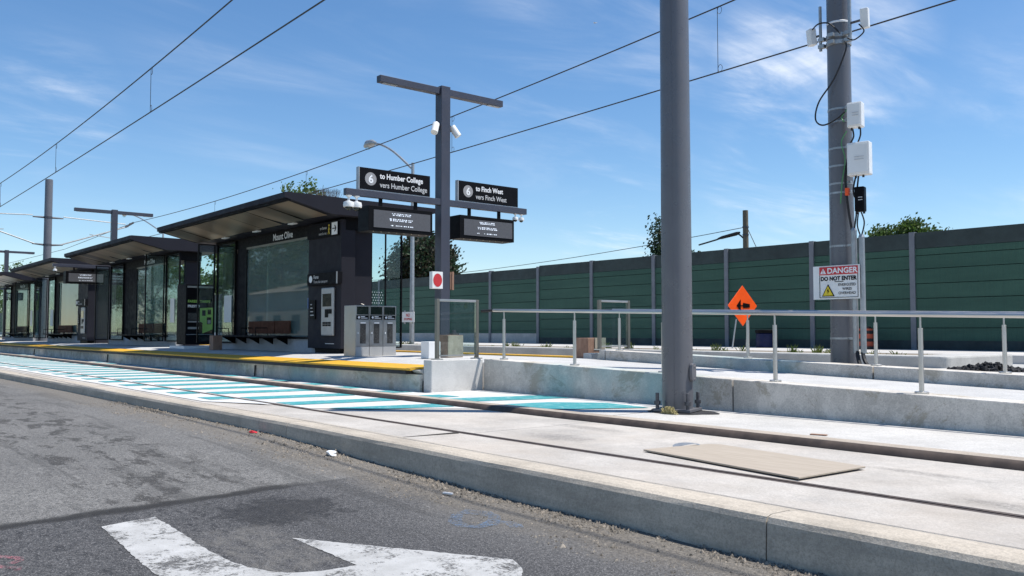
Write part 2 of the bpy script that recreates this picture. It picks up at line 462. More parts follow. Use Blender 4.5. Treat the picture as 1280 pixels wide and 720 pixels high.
def leaf(name, a, b):
    t = NT(name)
    k = t.mix(t.ramp(t.noise(1.4, 3), [(.35, 0), (.65, 1)]), a, b)
    t.col(k)
    t.bsdf.inputs['Transmission Weight'].default_value = 0
    tl = t.n.new('ShaderNodeBsdfTranslucent'); t.lk(k, tl.inputs[0])
    mx = t.n.new('ShaderNodeMixShader'); mx.inputs[0].default_value = .35
    t.set(.55, 0, .3)
    t.lk(t.bsdf.outputs[0], mx.inputs[1]); t.lk(tl.outputs[0], mx.inputs[2]); t.lk(mx.outputs[0], t.out.inputs[0])
    return t.mat
M['leaf_green'] = leaf('leaf_mid_green', (.065, .125, .022), (.12, .19, .042))
M['leaf_dark'] = leaf('leaf_conifer_green', (.020, .045, .022), (.040, .075, .032))
M['leaf_copper'] = leaf('leaf_copper', (.024, .027, .017), (.055, .050, .030))
M['leaf_olive'] = leaf('leaf_olive', (.06, .095, .035), (.10, .14, .05))
M['weed'] = leaf('weed_green', (.10, .15, .03), (.24, .26, .06))

# ------------------------------------------------------------------ layout numbers
C = 9.6            # centre line of the island platform
PZ = 0.60          # platform level
def kerbY(x):
    pts = [(-120, 3.36), (-30, 3.42), (-21.2, 3.47), (-12.7, 3.61), (-8.0, 3.67), (-4.4, 3.61), (-2.4, 3.57), (20, 3.50)]
    for (a, ya), (b, yb) in zip(pts, pts[1:]):
        if a <= x <= b:
            k = (x-a)/(b-a); k = k*k*(3-2*k)*.4 + k*.6
            return ya + (yb-ya)*k
    return 3.5
def roadZ(x):
    pts = [(-300, .10), (-12.5, .088), (-8, .075), (-6, .03), (-4.4, 0.0), (300, -.02)]
    for (a, ya), (b, yb) in zip(pts, pts[1:]):
        if a <= x <= b: return ya + (yb-ya)*(x-a)/(b-a)
    return 0
def rampZ(x): return .655 - .0262*(x+10.7)

# ------------------------------------------------------------------ setting: ground, road, track
def stations(a, b, fine=.6):
    xs = []; x = a
    while x < b:
        xs.append(x); x += fine if -16 < x < 4 else (1.6 if -40 < x < 12 else 5)
    xs.append(b); return xs
mb = MB(); xs = stations(-260, 120)
ys = [-80, -20, -6, 0, 1, 2, 2.6, 3.1]
for i, x in enumerate(xs):
    for y in ys: mb.v.append(Vector((x, y, roadZ(x))))
    mb.v.append(Vector((x, kerbY(x)+.05, roadZ(x)-.004)))
n = len(ys)+1
for i in range(len(xs)-1):
    for j in range(n-1):
        mb.f.append([i*n+j, (i+1)*n+j, (i+1)*n+j+1, i*n+j+1]); mb.m.append(0)
road = tag(mb.build('road', M['asphalt']), kind='structure')
MB().box(-1500, 900, 33.4, 2400, -.5, .30).build('ground', M['soil'])
tag(bpy.data.objects['ground'], kind='structure')
MB().poly([(-1500, -2200, -.10), (900, -2200, -.10), (900, -80, -.10), (-1500, -80, -.10)]).build('field', M['soil'])
tag(bpy.data.objects['field'], kind='structure')

# kerb cast in lengths with open joints
mb = MB(); x = 13.70
joints = [x - 5.38*k for k in range(0, 24)]
for a, b in zip(joints[1:], joints[:-1]):
    sx = [a+.004] + [a + (b-a)*k/26 for k in range(1, 26)] + [b-.004]
    base = len(mb.v)
    for x in sx:
        y = kerbY(x); zr = roadZ(x)-.06
        w = .006*math.sin(x*3.1) + .010*noise.noise(Vector((x*2.7, 0, 0))) + .005*noise.noise(Vector((x*9, 3, 0)))
        for p in ((y+w*.6, zr), (y+w*.6+.008, .178), (y+w+.022, .204), (y+w+.05, .214), (y+.20, .212), (y+.335, .196), (y+.352, .1815), (y+.353, .02)):
            mb.v.append(Vector((x, *p)))
    for i in range(len(sx)-1):
        for j in range(7):
            q = base+i*8+j; mb.f.append([q, q+8, q+9, q+1]); mb.m.append(0)
    mb.f.append([base+j for j in range(8)]); mb.m.append(0)
    e = base+(len(sx)-1)*8; mb.f.append([e+j for j in reversed(range(8))]); mb.m.append(0)
kerb = tag(mb.build('kerb', M['kerb'], smooth=False), kind='structure')
jm = MB()
for x in joints[1:-1]:
    y = kerbY(x)
    jm.prism([(x-.0045, y+.016, -.05), (x-.0045, y+.018, .172), (x-.0045, y+.034, .198), (x-.0045, y+.06, .206), (x-.0045, y+.2, .205), (x-.0045, y+.34, .188), (x-.0045, y+.34, -.05)], (.009, 0, 0))
jm.build('joint', M['joint'], kerb)

# track bed: slabs split by real joints
trk = MB(); X0, X1 = -150, 30
def slab_run(y0, y1, z, cuts):
    cs = [X0] + cuts + [X1]
    for a, b in zip(cs, cs[1:]):
        trk.box(a+.006, b-.006, y0, y1, -.3, z)
cuts = [-6.345 - 4.9*k for k in range(27, -1, -1)] + [-1.45, 3.45, 8.35]
for i, y0 in enumerate((0,)):
    mb = trk
# first strip follows the kerb
sx = stations(X0, X1, 1.0)
b = len(trk.v)
for x in sx:
    trk.v += [Vector((x, kerbY(x)+.354, .178)), Vector((x, 4.66, .165)), Vector((x, 4.66, -.2))]
for i in range(len(sx)-1):
    for j in range(2):
        trk.f.append([b+i*3+j, b+(i+1)*3+j, b+(i+1)*3+j+1, b+i*3+j+1]); trk.m.append(0)
slab_run(4.80, 6.30, .158, cuts)
trk.box(X0, X1, 4.60, 6.6, -.35, .10)
track_bed = tag(trk.build('track_bed', M['slab']), kind='structure')
MB().box(X0, X1, 6.70, 8.36, -.3, .172).build('track_margin', M['slab_white'])
tag(bpy.data.objects['track_margin'], kind='structure')
MB().box(X0, X1, 11.9, 16.0, -.3, .15).build('far_track_bed', M['slab'])
tag(bpy.data.objects['far_track_bed'], kind='structure')
MB().box(-260, 120, 16.0, 27.5, -.3, .115).build('far_road', M['slab_white'])
tag(bpy.data.objects['far_road'], kind='structure')
MB().box(-260, 120, 27.5, 33.4, -.3, .38).build('far_sidewalk', M['concrete'], bevel=.02)
tag(bpy.data.objects['far_sidewalk'], kind='structure')
MB().box(-9.5, 60, 20.6, 22.4, -.2, .30).build('traffic_island', M['barrier'], bevel=.03)
tag(bpy.data.objects['traffic_island'], kind='structure')

# slab joints visible on the track bed
jm = MB()
for x, a, b in ((-6.36, 4.05, 4.64), (-6.6, 6.72, 8.28), (-2.35, 6.72, 8.26), (1.8, 6.72, 8.26)):
    jm.box(x-.006, x+.006, a, b, .12, .1795 if b < 5 else .1735)
jm.build('joint', M['joint'], track_bed)

# near rail and far rail of the near track, two rails of the far track
r1 = MB(); r1.box(X0, X1, 4.66, 4.72, .02, .161); r1.box(X0, X1, 4.72, 4.765, .02, .135); r1.box(X0, X1, 4.765, 4.80, .02, .157)
r1.build('rail', M['rail_steel'])
tag(bpy.data.objects['rail'], 'thin dark grooved tram rail flush in the slab beside the road kerb', 'rail', 'tram rails')
r2 = MB()
prof = [(6.30, .05), (6.305, .10), (6.31, .150), (6.33, .192), (6.355, .212), (6.37, .216), (6.37, .05)]
r2.prism([(X0, y, z) for y, z in prof], (X1-X0, 0, 0))
r2o = thing('rail', 'rusty raised tram rail with tan bedding strip between the painted slab and platform wall', 'rail', (0, 6.4, 0), 'tram rails')
r2.build('rail_head', M['rail_steel'], r2o, smooth=True)
b2 = MB(); b2.prism([(X0, y, z) for y, z in ((6.37, .05), (6.37, .217), (6.48, .221), (6.63, .205), (6.70, .176), (6.70, .05))], (X1-X0, 0, 0))
b2.build('bedding_strip', M['rail_tan'], r2o, smooth=True)
for y, lb in ((13.0, 'tram rail nearest the island platform on its far side'), (14.46, 'tram rail beside the grey barrier beyond the platform')):
    m_ = MB(); m_.box(X0, X1, y, y+.06, .1, .158)
    tag(m_.build('rail', M['rail_steel']), lb, 'rail', 'tram rails')

# painted hatching on the track bed
white = MB(); blue = MB()
def sheet(mb_, pts, z): mb_.poly([(x, y, z) for x, y in pts])
sheet(white, [(-62, 4.12), (-11.2, 4.12), (-10.2, 4.62), (-62, 4.62)], .1815)
sheet(white, [(-62, 4.81), (-9.6, 4.81), (-8.35, 6.29), (-62, 6.29)], .162)
sheet(white, [(-62, 6.71), (-8.35, 6.71), (-7.3, 7.5), (-6.95, 8.2), (-10.7, 8.2), (-10.7, 7.2), (-62, 7.2)], .176)
for k in range(42):
    xb = -9.33 - 1.225*k; w = .50
    j = rnd.uniform(-.05, .05)
    f = lambda y: xb + j + .145*(y-5)
    if k == 0:
        sheet(blue, [(f(4.95)-.1, 4.98), (f(5.3)+w*.6, 5.22), (f(6.27)+w, 6.27), (f(6.27), 6.27)], .166)
    else:
        sheet(blue, [(f(4.84), 4.84), (f(4.84)+w, 4.84), (f(6.27)+w, 6.27), (f(6.27), 6.27)], .166)
    if k >= 2:
        sheet(blue, [(f(4.28), 4.28), (f(4.28)+w, 4.28), (f(4.60)+w, 4.60), (f(4.60), 4.60)], .1855)
    if k >= 1:
        sheet(blue, [(f(6.73), 6.73), (f(6.73)+w, 6.73), (f(7.16)+w, 7.16), (f(7.16), 7.16)], .180)
sheet(blue, [(-9.62, 6.73), (-9.25, 8.15), (-8.62, 8.18), (-9.0, 6.73)], .180)
sheet(blue, [(-8.42, 6.73), (-8.30, 7.46), (-7.75, 7.95), (-6.95, 7.86), (-7.55, 6.73)], .180)
white.build('white_paint', M['white_road'], track_bed)
blue.build('turquoise_hatching', M['turquoise'], track_bed)
pk = MB(); sheet(pk, [(-6.95, 7.30), (-6.62, 7.44), (-6.58, 7.36), (-6.9, 7.22)], .1765)
pk.build('pink_mark', M['spray_pink'], track_bed)

# road markings
ar = MB()
zr = lambda p: (p[0], p[1], roadZ(p[0]) + .003)
ra_ = random.Random(44)
def rough(pts, step=.025, amp=.005):
    out = []
    for a_, b_ in zip(pts, pts[1:]):
        a_ = Vector(a_); b_ = Vector(b_); n_ = max(1, int((b_-a_).length/step))
        for k in range(n_):
            q = a_ + (b_-a_)*k/n_; out.append((q.x+ra_.uniform(-amp, amp), q.y+ra_.uniform(-amp, amp)))
    out.append(tuple(pts[-1])); return out
def smooth_line(pts, n_=8):
    P = [Vector(p) for p in pts]; out = []
    for i in range(len(P)-1):
        p0 = P[max(i-1, 0)]; p1 = P[i]; p2 = P[i+1]; p3 = P[min(i+2, len(P)-1)]
        for k in range(n_):
            t = k/n_; out.append(.5*((2*p1)+(p2-p0)*t+(2*p0-5*p1+4*p2-p3)*t*t+(3*p1-p0-3*p2+p3)*t**3))
    out.append(P[-1]); return [tuple(p) for p in out]
outer = smooth_line([(-5.20, 1.647), (-4.75, 1.64), (-4.30, 1.625), (-3.95, 1.64), (-3.72, 1.72), (-3.62, 1.87), (-3.60, 2.05)])
inner = smooth_line([(-5.136, 1.341), (-4.7, 1.32), (-4.1, 1.29), (-3.7, 1.31), (-3.35, 1.45), (-3.15, 1.72), (-3.08, 2.0)])
ring = rough(list(reversed(inner)) + outer) + rough([(-3.60, 2.05), (-4.284, 2.054), (-3.22, 2.665), (-3.06, 2.60), (-2.45, 1.95), (-3.08, 2.0)])[1:-1]
ar.poly([zr(q) for q in ring])
ar.build('turn_arrow', M['arrow'], road)
def ribbon(mb_, pts, w, dz=.006, seed=1):
    r_ = random.Random(seed)
    L = []
    for i, p in enumerate(pts):
        a = Vector(pts[max(0, i-1)]); c = Vector(pts[min(len(pts)-1, i+1)])
        d = (c-a).normalized(); nrm = Vector((-d.y, d.x)); ww = w*r_.uniform(.75, 1.2)
        q = Vector(p); L.append((q+nrm*ww, q-nrm*ww))
    for (a, b_), (c, d) in zip(L, L[1:]):
        mb_.poly([(v.x, v.y, roadZ(v.x)+dz) for v in (a, b_, d, c)])
sb = MB()
ribbon(sb, [(-4.26, 3.13), (-4.12, 3.20), (-4.02, 3.19), (-3.93, 3.12), (-3.86, 3.02)], .050, .006, 2)
ribbon(sb, [(-4.20, 3.06), (-4.05, 2.93), (-3.93, 2.90), (-3.86, 2.95), (-3.88, 3.05)], .040, .007, 3)
ribbon(sb, [(-3.90, 3.10), (-3.82, 3.14), (-3.76, 3.13), (-3.70, 3.10)], .045, .008, 4)
sb.build('blue_mark', M['spray_blue'], road)
sp_ = MB()
ribbon(sp_, [(-4.95, .72), (-4.78, .80), (-4.70, .87), (-4.65, .86), (-4.62, .82)], .018, .006, 5)
ribbon(sp_, [(-4.70, .70), (-4.58, .78), (-4.52, .835), (-4.48, .82)], .018, .006, 6)
sp_.build('pink_mark', M['spray_pink'], road)

# grit along the kerb
g = MB(); r_ = random.Random(3)
for i in range(13000):
    x = -1.0 - 12*r_.random()**1.3
    d = r_.random()**1.8*.6
    if noise.noise(Vector((x*1.1, d*2, 4))) + noise.noise(Vector((x*4, d*6, 1)))*.6 < -.12 + d*.5 and r_.random() < .85: continue
    y = kerbY(x) - .01 - d
    s_ = (.004 + .013*r_.random()**3) * (1.0 if d < .25 else .75)
    if r_.random() < .012: s_ *= 2.0
    z = roadZ(x)
    p = [(x + s_*r_.uniform(.6, 1.3)*math.cos(a_), y + s_*r_.uniform(.6, 1.3)*math.sin(a_), z-.002) for a_ in (0, 1.6, 3.2, 4.7)]
    g.add(p + [(x+s_*r_.uniform(-.3, .3), y+s_*r_.uniform(-.3, .3), z+s_*r_.uniform(.5, 1.1))], [(0,1,4), (1,2,4), (2,3,4), (3,0,4)])
tag(g.build('gravel', M['gravel']), 'loose beige grit and pebbles along the foot of the road kerb', 'gravel', kind='stuff')

def crumple(c, r, seed, sq=(1, 1, .5)):
    bm = bmesh.new(); bmesh.ops.create_icosphere(bm, subdivisions=2, radius=1)
    r_ = random.Random(seed)
    m_ = MB(); vs = []
    for v in bm.verts:
        k = r*(1 + r_.uniform(-.35, .35))
        vs.append((c[0]+v.co.x*k*sq[0], c[1]+v.co.y*k*sq[1], c[2]+max(v.co.z, -.5)*k*sq[2]))
    m_.add(vs, [tuple(v.index for v in f.verts) for f in bm.faces]); bm.free()
    return m_
tag(crumple((-6.62, 3.52, .06), .045, 2, (1.3, .8, .5)).build('litter', M['plastic']), 'crumpled white plastic scrap lying in the grit at the kerb foot', 'litter')
tag(crumple((-8.32, 3.56, .085), .035, 5, (1.6, .8, .3)).build('litter', M['red']), 'small flat red scrap lying in the grit at the kerb foot', 'litter')
st = MB(); st.obox((-4.72, 3.36, .018), .075, .022, .012, (0, 0, .3)); 
tag(st.build('wood_chip', M['plastic'], bevel=.003), 'small pale stick fragment lying in the kerb grit', 'litter')
ch = MB(); ch.obox((-4.2, 6.95, .178), .14, .05, .010, (0, 0, .25))
tag(ch.build('wood_chip', M['wood_red'], bevel=.002), 'small flat brown wood chip on the slab behind the tram rail', 'litter')

# plywood sheet on the slab
pl = thing('plywood_sheet', 'tan plywood sheet lying flat on the concrete between the two rails', 'board', (-3.75, 5.3, .158))
m_ = MB(); m_.prism([(-4.54, 5.06, .166), (-3.05, 4.815, .169), (-3.01, 5.545, .171), (-3.7, 5.655, .169), (-4.33, 5.75, .168), (-4.42, 5.70, .167), (-4.47, 5.52, .166)], (0, 0, .012)); m_.build('sheet', M['plywood'], pl, bevel=.003)
m_ = MB(); m_.obox((-3.75, 5.0, .1615), 1.3, .06, .006, (0, 0, -.163)); m_.obox((-3.7, 5.55, .1615), 1.3, .06, .006, (0, 0, -.15)); m_.build('batten', M['dark'], pl)
m_ = MB(); 
for k in range(9):
    a = math.pi*k/8
    m_.v.append(Vector((-4.47+.13*math.cos(a+.9), 5.52+.13*math.sin(a+.9)+.0, .164+.02*math.sin(a))))
m_.v.append(Vector((-4.44, 5.55, .190)))
for k in range(8): m_.f.append([k, k+1, 9]); m_.m.append(0)
m_.build('torn_edge', M['galv'], pl)

# ------------------------------------------------------------------ platform
plat = thing('station_platform', 'long raised concrete island platform with yellow tactile edges', 'platform', (-40, C, 0))
PX0, PX1 = -78, -10.7
def prof(mb_, pts, x0, x1): mb_.prism([(x0, y, z) for y, z in pts], (x1-x0, 0, 0))
m_ = MB(); prof(m_, [(7.33, .0), (7.33, .44), (7.22, .50), (7.75, .53), (8.3, .585), (9.6, PZ), (10.9, .59), (11.45, .57), (11.95, .56), (11.90, .0)], PX0, PX1-.22)
m_.build('platform_slab', M['platform'], plat)
m_ = MB()
cx = PX1-.225
while cx > PX0:
    w = cx - 5.6
    m_.box(max(w, PX0)+.012, cx-.012, 7.27, 7.325, .0, .43); cx = w
m_.build('platform_wall', M['wall_concrete'], plat)
m_ = MB()
prof(m_, [(7.14, .492), (7.14, .522), (7.16, .526), (7.72, .552), (7.72, .535), (7.22, .51)], PX0, PX1-.30)
m_.build('tactile_strip', M['tactile'], plat)
m_ = MB(); prof(m_, [(11.48, .57), (11.48, .60), (12.06, .59), (12.06, .55)], PX0, PX1-.30)
m_.build('tactile_strip', M['tactile'], plat)
m_ = MB(); m_.box(PX0, PX1-.42, 7.13, 7.268, .435, .488); m_.build('rubber_edge', M['rubber'], plat)
m_ = MB(); m_.box(PX1-.21, PX1, 7.31, 8.27, 0, .652); m_.build('end_wall', M['end_wall'], plat, bevel=.012)
m_ = MB(); m_.box(PX1-.20, PX1, 10.62, 11.9, 0, .70); m_.build('end_wall', M['end_wall'], plat, bevel=.012)
m_ = MB(); m_.box(PX1-.215, PX1-.203, 7.30, 7.34, .16, .34); m_.build('expansion_strip', M['rubber'], plat)
# drain pipes on the platform wall
for x in (-16.9, -27.5, -37.5):
    m_ = MB(); m_.tube([(x, 7.255, .40), (x, 7.245, .20), (x+.03, 7.235, .18), (x+.05, 7.25, .39)], .012, 6); m_.build('drain_pipe', M['rubber'], plat)

# ramp with its front wall and rear kerb
rp = thing('access_ramp', 'concrete access ramp sloping down from the platform end between two low walls', 'ramp', (-5, 9.5, 0))
m_ = MB()
a, b = -10.68, 12.0
def sloped(mb_, y0, y1, x0, x1, z0, dz):
    mb_.add([(x0,y0,z0),(x1,y0,z0),(x1,y1,z0),(x0,y1,z0),(x0,y0,rampZ(x0)+dz),(x1,y0,rampZ(x1)+dz),(x1,y1,rampZ(x1)+dz),(x0,y1,rampZ(x0)+dz)],
            [(0,3,2,1),(4,5,6,7),(0,1,5,4),(1,2,6,5),(2,3,7,6),(3,0,4,7)])
sloped(m_, 8.58, 10.55, a-.2, b, 0, -.045); m_.build('walkway', M['platform'], rp)
m_ = MB()
for x0, x1 in ((-10.69, -6.085), (-6.065, -1.4), (-1.38, 3.3), (3.32, 8.0)):
    sloped(m_, 8.28, 8.575, x0, x1, 0, 0)
m_.build('front_wall', M['wall_concrete'], rp, bevel=.012)
m_ = MB()
for x0, x1 in ((-10.45, -10.32), (-10.30, -5.62), (-5.60, -.9), (-.88, 3.8), (3.82, 8.0)):
    sloped(m_, 10.555, 10.92, x0, x1, 0, .115)
m_.build('rear_kerb', M['wall_concrete'], rp, bevel=.012)

# handrails
def handrail(y, xs_, xa, xb, dz, label, rz, collar=True):
    h = thing('handrail', label, 'railing', (xs_[0], y, rampZ(xs_[0])+dz), 'ramp handrails')
    m_ = MB(); m_.tube([(xa, y, rz(xa)), (xb, y, rz(xb))], .024, 12); m_.build('rail_bar', M['steel'], h, smooth=True)
    m_ = MB(); m_.tube([(xa-.30, y, rz(xa)-.005), (xa, y, rz(xa))], .022, 10); m_.build('end_sleeve', M['rubber'], h, smooth=True)
    for x in xs_:
        z0 = rampZ(x)+dz; z1 = rz(x)-.02
        m_ = MB(); m_.tube([(x, y, z0), (x, y, z1-.11)], .0235, 12)
        m_.tube([(x, y, z1-.115), (x, y, z1)], .010, 8); p = m_.build('post', M['steel'], h, smooth=True)
        m_ = MB(); m_.lathe((x, y, z0), [(.066, -.002), (.066, .016), (.06, .02)], 16); m_.build('base_plate', M['steel'], p, smooth=True)
handrail(8.43, [-10.38, -8.82, -7.22, -5.61, -3.99, -2.38, -.77, .84, 2.45], -10.64, 3.2, 0, 'front stainless handrail standing on the ramp wall nearest the tracks',
         lambda x: 1.405 - .0245*(x+10.7))
handrail(10.74, [-10.15, -7.60, -5.66, -4.12, -2.5, -.9, .7, 2.3], -10.3, 3.2, .115, 'rear stainless handrail standing on the kerb behind the ramp',
         lambda x: 1.445 - .0245*(x+10.7))

# glass end screens
def end_screen(x, y0, y1, z0, z1, label):
    t_ = thing('glass_screen', label, 'screen', (x, (y0+y1)/2, z0), 'glass end screens')
    for y in (y0, y1):
        m_ = MB(); m_.box(x-.03, x+.03, y-.026, y+.026, z0, z1); p = m_.build('post', M['olive_steel'], t_, bevel=.006)
        m_ = MB(); m_.box(x-.075, x+.075, y-.06, y+.06, z0-.012, z0+.006); m_.build('base_plate', M['steel'], p)
    m_ = MB(); m_.box(x-.026, x+.026, y0+.027, y1-.027, z1-.036, z1-.002); m_.build('top_bar', M['steel'], t_, bevel=.004)
    m_ = MB(); m_.box(x-.006, x+.006, y0+.027, y1-.027, z0+.06, z1-.037); m_.build('pane', M['glass'], t_)
    m_ = MB(); m_.box(x-.012, x+.012, y0+.027, y1-.027, z0+.035, z0+.058); m_.build('bottom_clamp', M['steel'], t_)
end_screen(-10.80, 7.48, 8.22, .665, 1.565, 'stainless framed glass screen on the white end wall by the wooden block')
end_screen(-10.62, 10.74, 11.46, .77, 1.62, 'stainless framed glass screen at the far side behind the ramp handrails')

# ------------------------------------------------------------------ blocks standing about
def crate(name, x, y, sx, sy, h, z, label, mats, rot=0, cat='block'):
    t_ = thing(name, label, cat, (x, y, z))
    m_ = MB(); m_.obox((x, y, z+h/2), sx, sy, h, (0, 0, rot)); m_.build('body', mats[0], t_, bevel=.006)
    if len(mats) > 1:
        m_ = MB(); c_, s_ = math.cos(rot), math.sin(rot)
        o = Vector((x + c_*sx/2, y + s_*sx/2, z+h/2)) + Vector((c_, s_, 0))*.009
        m_.obox(o, .014, sy*.94, h*.96, (0, 0, rot)); m_.build('face_board', mats[1], t_, bevel=.002)
    return t_
cr = crate('wooden_block', -13.2, 9.42, .36, .36, .41, PZ, 'wooden box of brown and pale boards behind the near glass screen', [M['wood_red'], M['wood_pale']])
m_ = MB(); m_.box(-13.2, -13.08, 9.4, 9.55, PZ+.412, PZ+.45); m_.tube([(-13.14, 9.48, PZ+.45), (-13.14, 9.48, PZ+.50)], .035, 8); m_.build('bracket', M['bolt'], cr)
crate('concrete_block', -12.95, 8.83, .25, .25, .30, PZ-.005, 'small white concrete block beside the wooden box at the platform end', [M['white_paint']])
c2 = crate('wooden_block', -11.15, 11.05, .30, .42, .37, PZ-.01, 'tall brown wooden box seen between two front handrail posts', [M['wood_red']])
m_ = MB(); m_.box(-10.998, -10.985, 11.0, 11.27, PZ+.17, PZ+.365); m_.build('face_board', M['wood_pale'], c2)
crate('wooden_block', -22.55, 8.6, .26, .24, .38, PZ-.01, 'dark timber box on the platform in front of the nearest shelter', [M['wood_red']])

# ------------------------------------------------------------------ shelters
def glass_panel_x(t_, x0, x1, y, z0, z1, mat, fw=.03, name='glass_panel'):
    fr = MB()
    for a_, b_ in ((x0, x0+fw), (x1-fw, x1)): fr.box(a_, b_, y-.025, y+.025, z0, z1)
    for a_, b_ in ((z0, z0+fw), (z1-fw, z1)): fr.box(x0+fw, x1-fw, y-.024, y+.024, a_, b_)
    p = fr.build('screen_frame', M['black'], t_)
    m_ = MB(); m_.box(x0+fw, x1-fw, y-.006, y+.006, z0+fw, z1-fw); m_.build('pane', mat, p)
    return p
def glass_panel_y(t_, x, y0, y1, z0, z1, mat, fw=.03):
    fr = MB()
    for a_, b_ in ((y0, y0+fw), (y1-fw, y1)): fr.box(x-.025, x+.025, a_, b_, z0, z1)
    for a_, b_ in ((z0, z0+fw), (z1-fw, z1)): fr.box(x-.024, x+.024, y0+fw, y1-fw, a_, b_)
    p = fr.build('screen_frame', M['black'], t_)
    m_ = MB(); m_.box(x-.006, x+.006, y0+fw, y1-fw, z0+fw, z1-fw); m_.build('pane', mat, p)
    return p
def dots(t_, x, y0, y1, z0, z1):
    m_ = MB(); nz = int((z1-z0)/.06); ny = int((y1-y0)/.06)
    for i in range(nz):
        for j in range(ny):
            m_.obox((x, y0+.06*(j+.25+.5*(i % 2)), z0+.06*(i+.5)), .003, .020, .020, (R(45), 0, 0))
    m_.build('dot_pattern', M['dot'], t_)

WY = 9.20     # window wall
def shelter(xr, label, kind):
    L = 8.0
    xl = xr - L
    t_ = thing('platform_shelter', label, 'shelter', (xr-L/2, C, PZ), 'platform shelters')
    Cs = 9.55
    # roof: flat top, thin eaves, soffit falling to the spine
    zt = 3.92
    under = [(7.68, 3.80), (8.72, 3.55), (Cs*2-8.72, 3.55), (Cs*2-7.68, 3.80)]
    m_ = MB()
    prof(m_, [under[0], (7.66, 3.80), (7.66, zt-.01), (7.72, zt), (Cs*2-7.72, zt-.02), (Cs*2-7.66, zt-.03), (Cs*2-7.66, 3.80), under[3], under[2], under[1]], xl, xr)
    roof = m_.build('roof', M['fascia'], t_)
    m_ = MB()
    nseg = 7
    for i in range(nseg):
        a_ = xl+.14 + (L-.28)*i/nseg; b_ = xl+.14 + (L-.28)*(i+1)/nseg
        tl = rnd.uniform(-.02, .02)
        m_.add([(a_+.008, 7.82, 3.758+tl*.3), (b_-.008, 7.82, 3.758-tl*.3), (b_-.008, 8.70, 3.548-tl), (a_+.008, 8.70, 3.548+tl)], [(0, 1, 2, 3)])
        m_.v[-1].z -= .004; m_.v[-2].z -= .004
    m_.build('soffit', M['soffit'], roof)
    m_ = MB(); m_.box(xl+.02, xr-.02, 7.70, 7.80, 3.762, 3.792); m_.build('eaves_trim', M['dark'], roof)
    for i in range(1, 4):
        m_ = MB(); m_.box(xl+L*i/4-.15, xl+L*i/4+.15, 8.74, 8.84, 3.522, 3.548); m_.build('downlight', M['white_paint'], roof)
    # lintel, plinth and spine
    m_ = MB(); m_.box(xl+.25, xr-.25, WY+.005, Cs+.35, 3.27, 3.549); lint = m_.build('lintel', M['black'], t_)
    m_ = MB(); m_.box(xl+.2, xr-.5, WY+.03, Cs+.32, PZ-.05, .90); m_.build('plinth', M['plinth'], t_, bevel=.01)
    m_ = MB(); m_.box(xr-.55, xr-.38, 9.46, 9.92, PZ-.05, 3.548); m_.build('end_column', M['fascia'], t_)
    m_ = MB(); m_.box(xl+.3, xl+.5, 9.40, 9.80, PZ-.05, 3.548); m_.build('end_column', M['dark'], t_)
    tx = MB()
    if kind in (1, 3):
        wx0, wx1 = xr-5.5, xr-1.85
        # cabinet column at the right end
        m_ = MB(); m_.box(xr-1.80, xr-.26, 9.10, 9.44, .70, 3.50); cab = m_.build('cabinet', M['fascia'], t_, bevel=.008)
        m_ = MB(); m_.box(xr-1.55, xr-.40, 9.16, 9.40, PZ-.02, .70); m_.build('foot', M['black'], cab)
        m_ = MB(); m_.box(xr-1.80, xr-.35, 9.06, 9.098, 3.16, 3.46); sg = m_.build('exit_sign', M['black_sign'], cab)
        m_ = MB(); m_.box(xr-.62, xr-.37, 9.052, 9.058, 3.18, 3.45); m_.build('arrow_plate', M['letter'], sg)
        m_ = MB(); m_.box(xr-.58, xr-.46, 9.045, 9.050, 3.305, 3.325)
        m_.prism([(xr-.49, 9.045, 3.385), (xr-.46, 9.045, 3.385), (xr-.405, 9.045, 3.315), (xr-.46, 9.045, 3.245), (xr-.49, 9.045, 3.245), (xr-.44, 9.045, 3.315)], (0, .004, 0))
        m_.build('arrow', M['black'], sg)
        m_ = MB()   # walking figure
        wx = xr-.75
        m_.disc((wx, 9.055, 3.405), .022, (1,0,0), (0,0,1), 10)
        for p0, p1, w in (((0, 3.375), (-.005, 3.29), .03), ((-.005, 3.29), (.035, 3.21), .018), ((-.005, 3.29), (-.045, 3.21), .018), ((0, 3.36), (.045, 3.30), .012), ((0, 3.36), (-.04, 3.30), .012)):
            d = Vector((p1[0]-p0[0], 0, p1[1]-p0[1])).normalized(); nn = Vector((-d.z, 0, d.x))*w/2
            A = Vector((wx+p0[0], 9.054, p0[1])); B = Vector((wx+p1[0], 9.054, p1[1]))
            m_.poly([A-nn, B-nn, B+nn, A+nn])
        m_.build('walking_figure', M['yellow_tri'], sg)
        m_ = MB(); m_.text('to Street', .085, (xr-.86, 9.055, 3.335), (1,0,0), (0,0,1), .001, 0, 'RIGHT'); m_.text('vers la rue', .085, (xr-.86, 9.055, 3.215), (1,0,0), (0,0,1), 0, 0, 'RIGHT')
        m_.build('lettering', M['grey_letter'], sg)
        # fare sign and reader
        m_ = MB(); m_.box(xr-1.62, xr-.20, 8.98, 9.098, 2.10, 2.36); fs = m_.build('fare_sign', M['black_sign'], cab, bevel=.006)
        m_ = MB(); m_.box(xr-.245, xr-.203, 8.972, 8.979, 2.10, 2.36); m_.build('sign_edge', M['device'], fs)
        m_ = MB(); m_.text('Fares', .11, (xr-1.30, 8.975, 2.245), (1,0,0), (0,0,1), .002); m_.text('Titres de transport', .085, (xr-1.30, 8.975, 2.145), (1,0,0), (0,0,1)); m_.build('lettering', M['grey_letter'], fs)
        m_ = MB(); m_.disc((xr-1.44, 8.975, 2.24), .08, (1,0,0), (0,0,1), 16); m_.build('fare_symbol', M['letter'], fs)
        m_ = MB()
        x0, x1 = xr-1.06, xr-.50
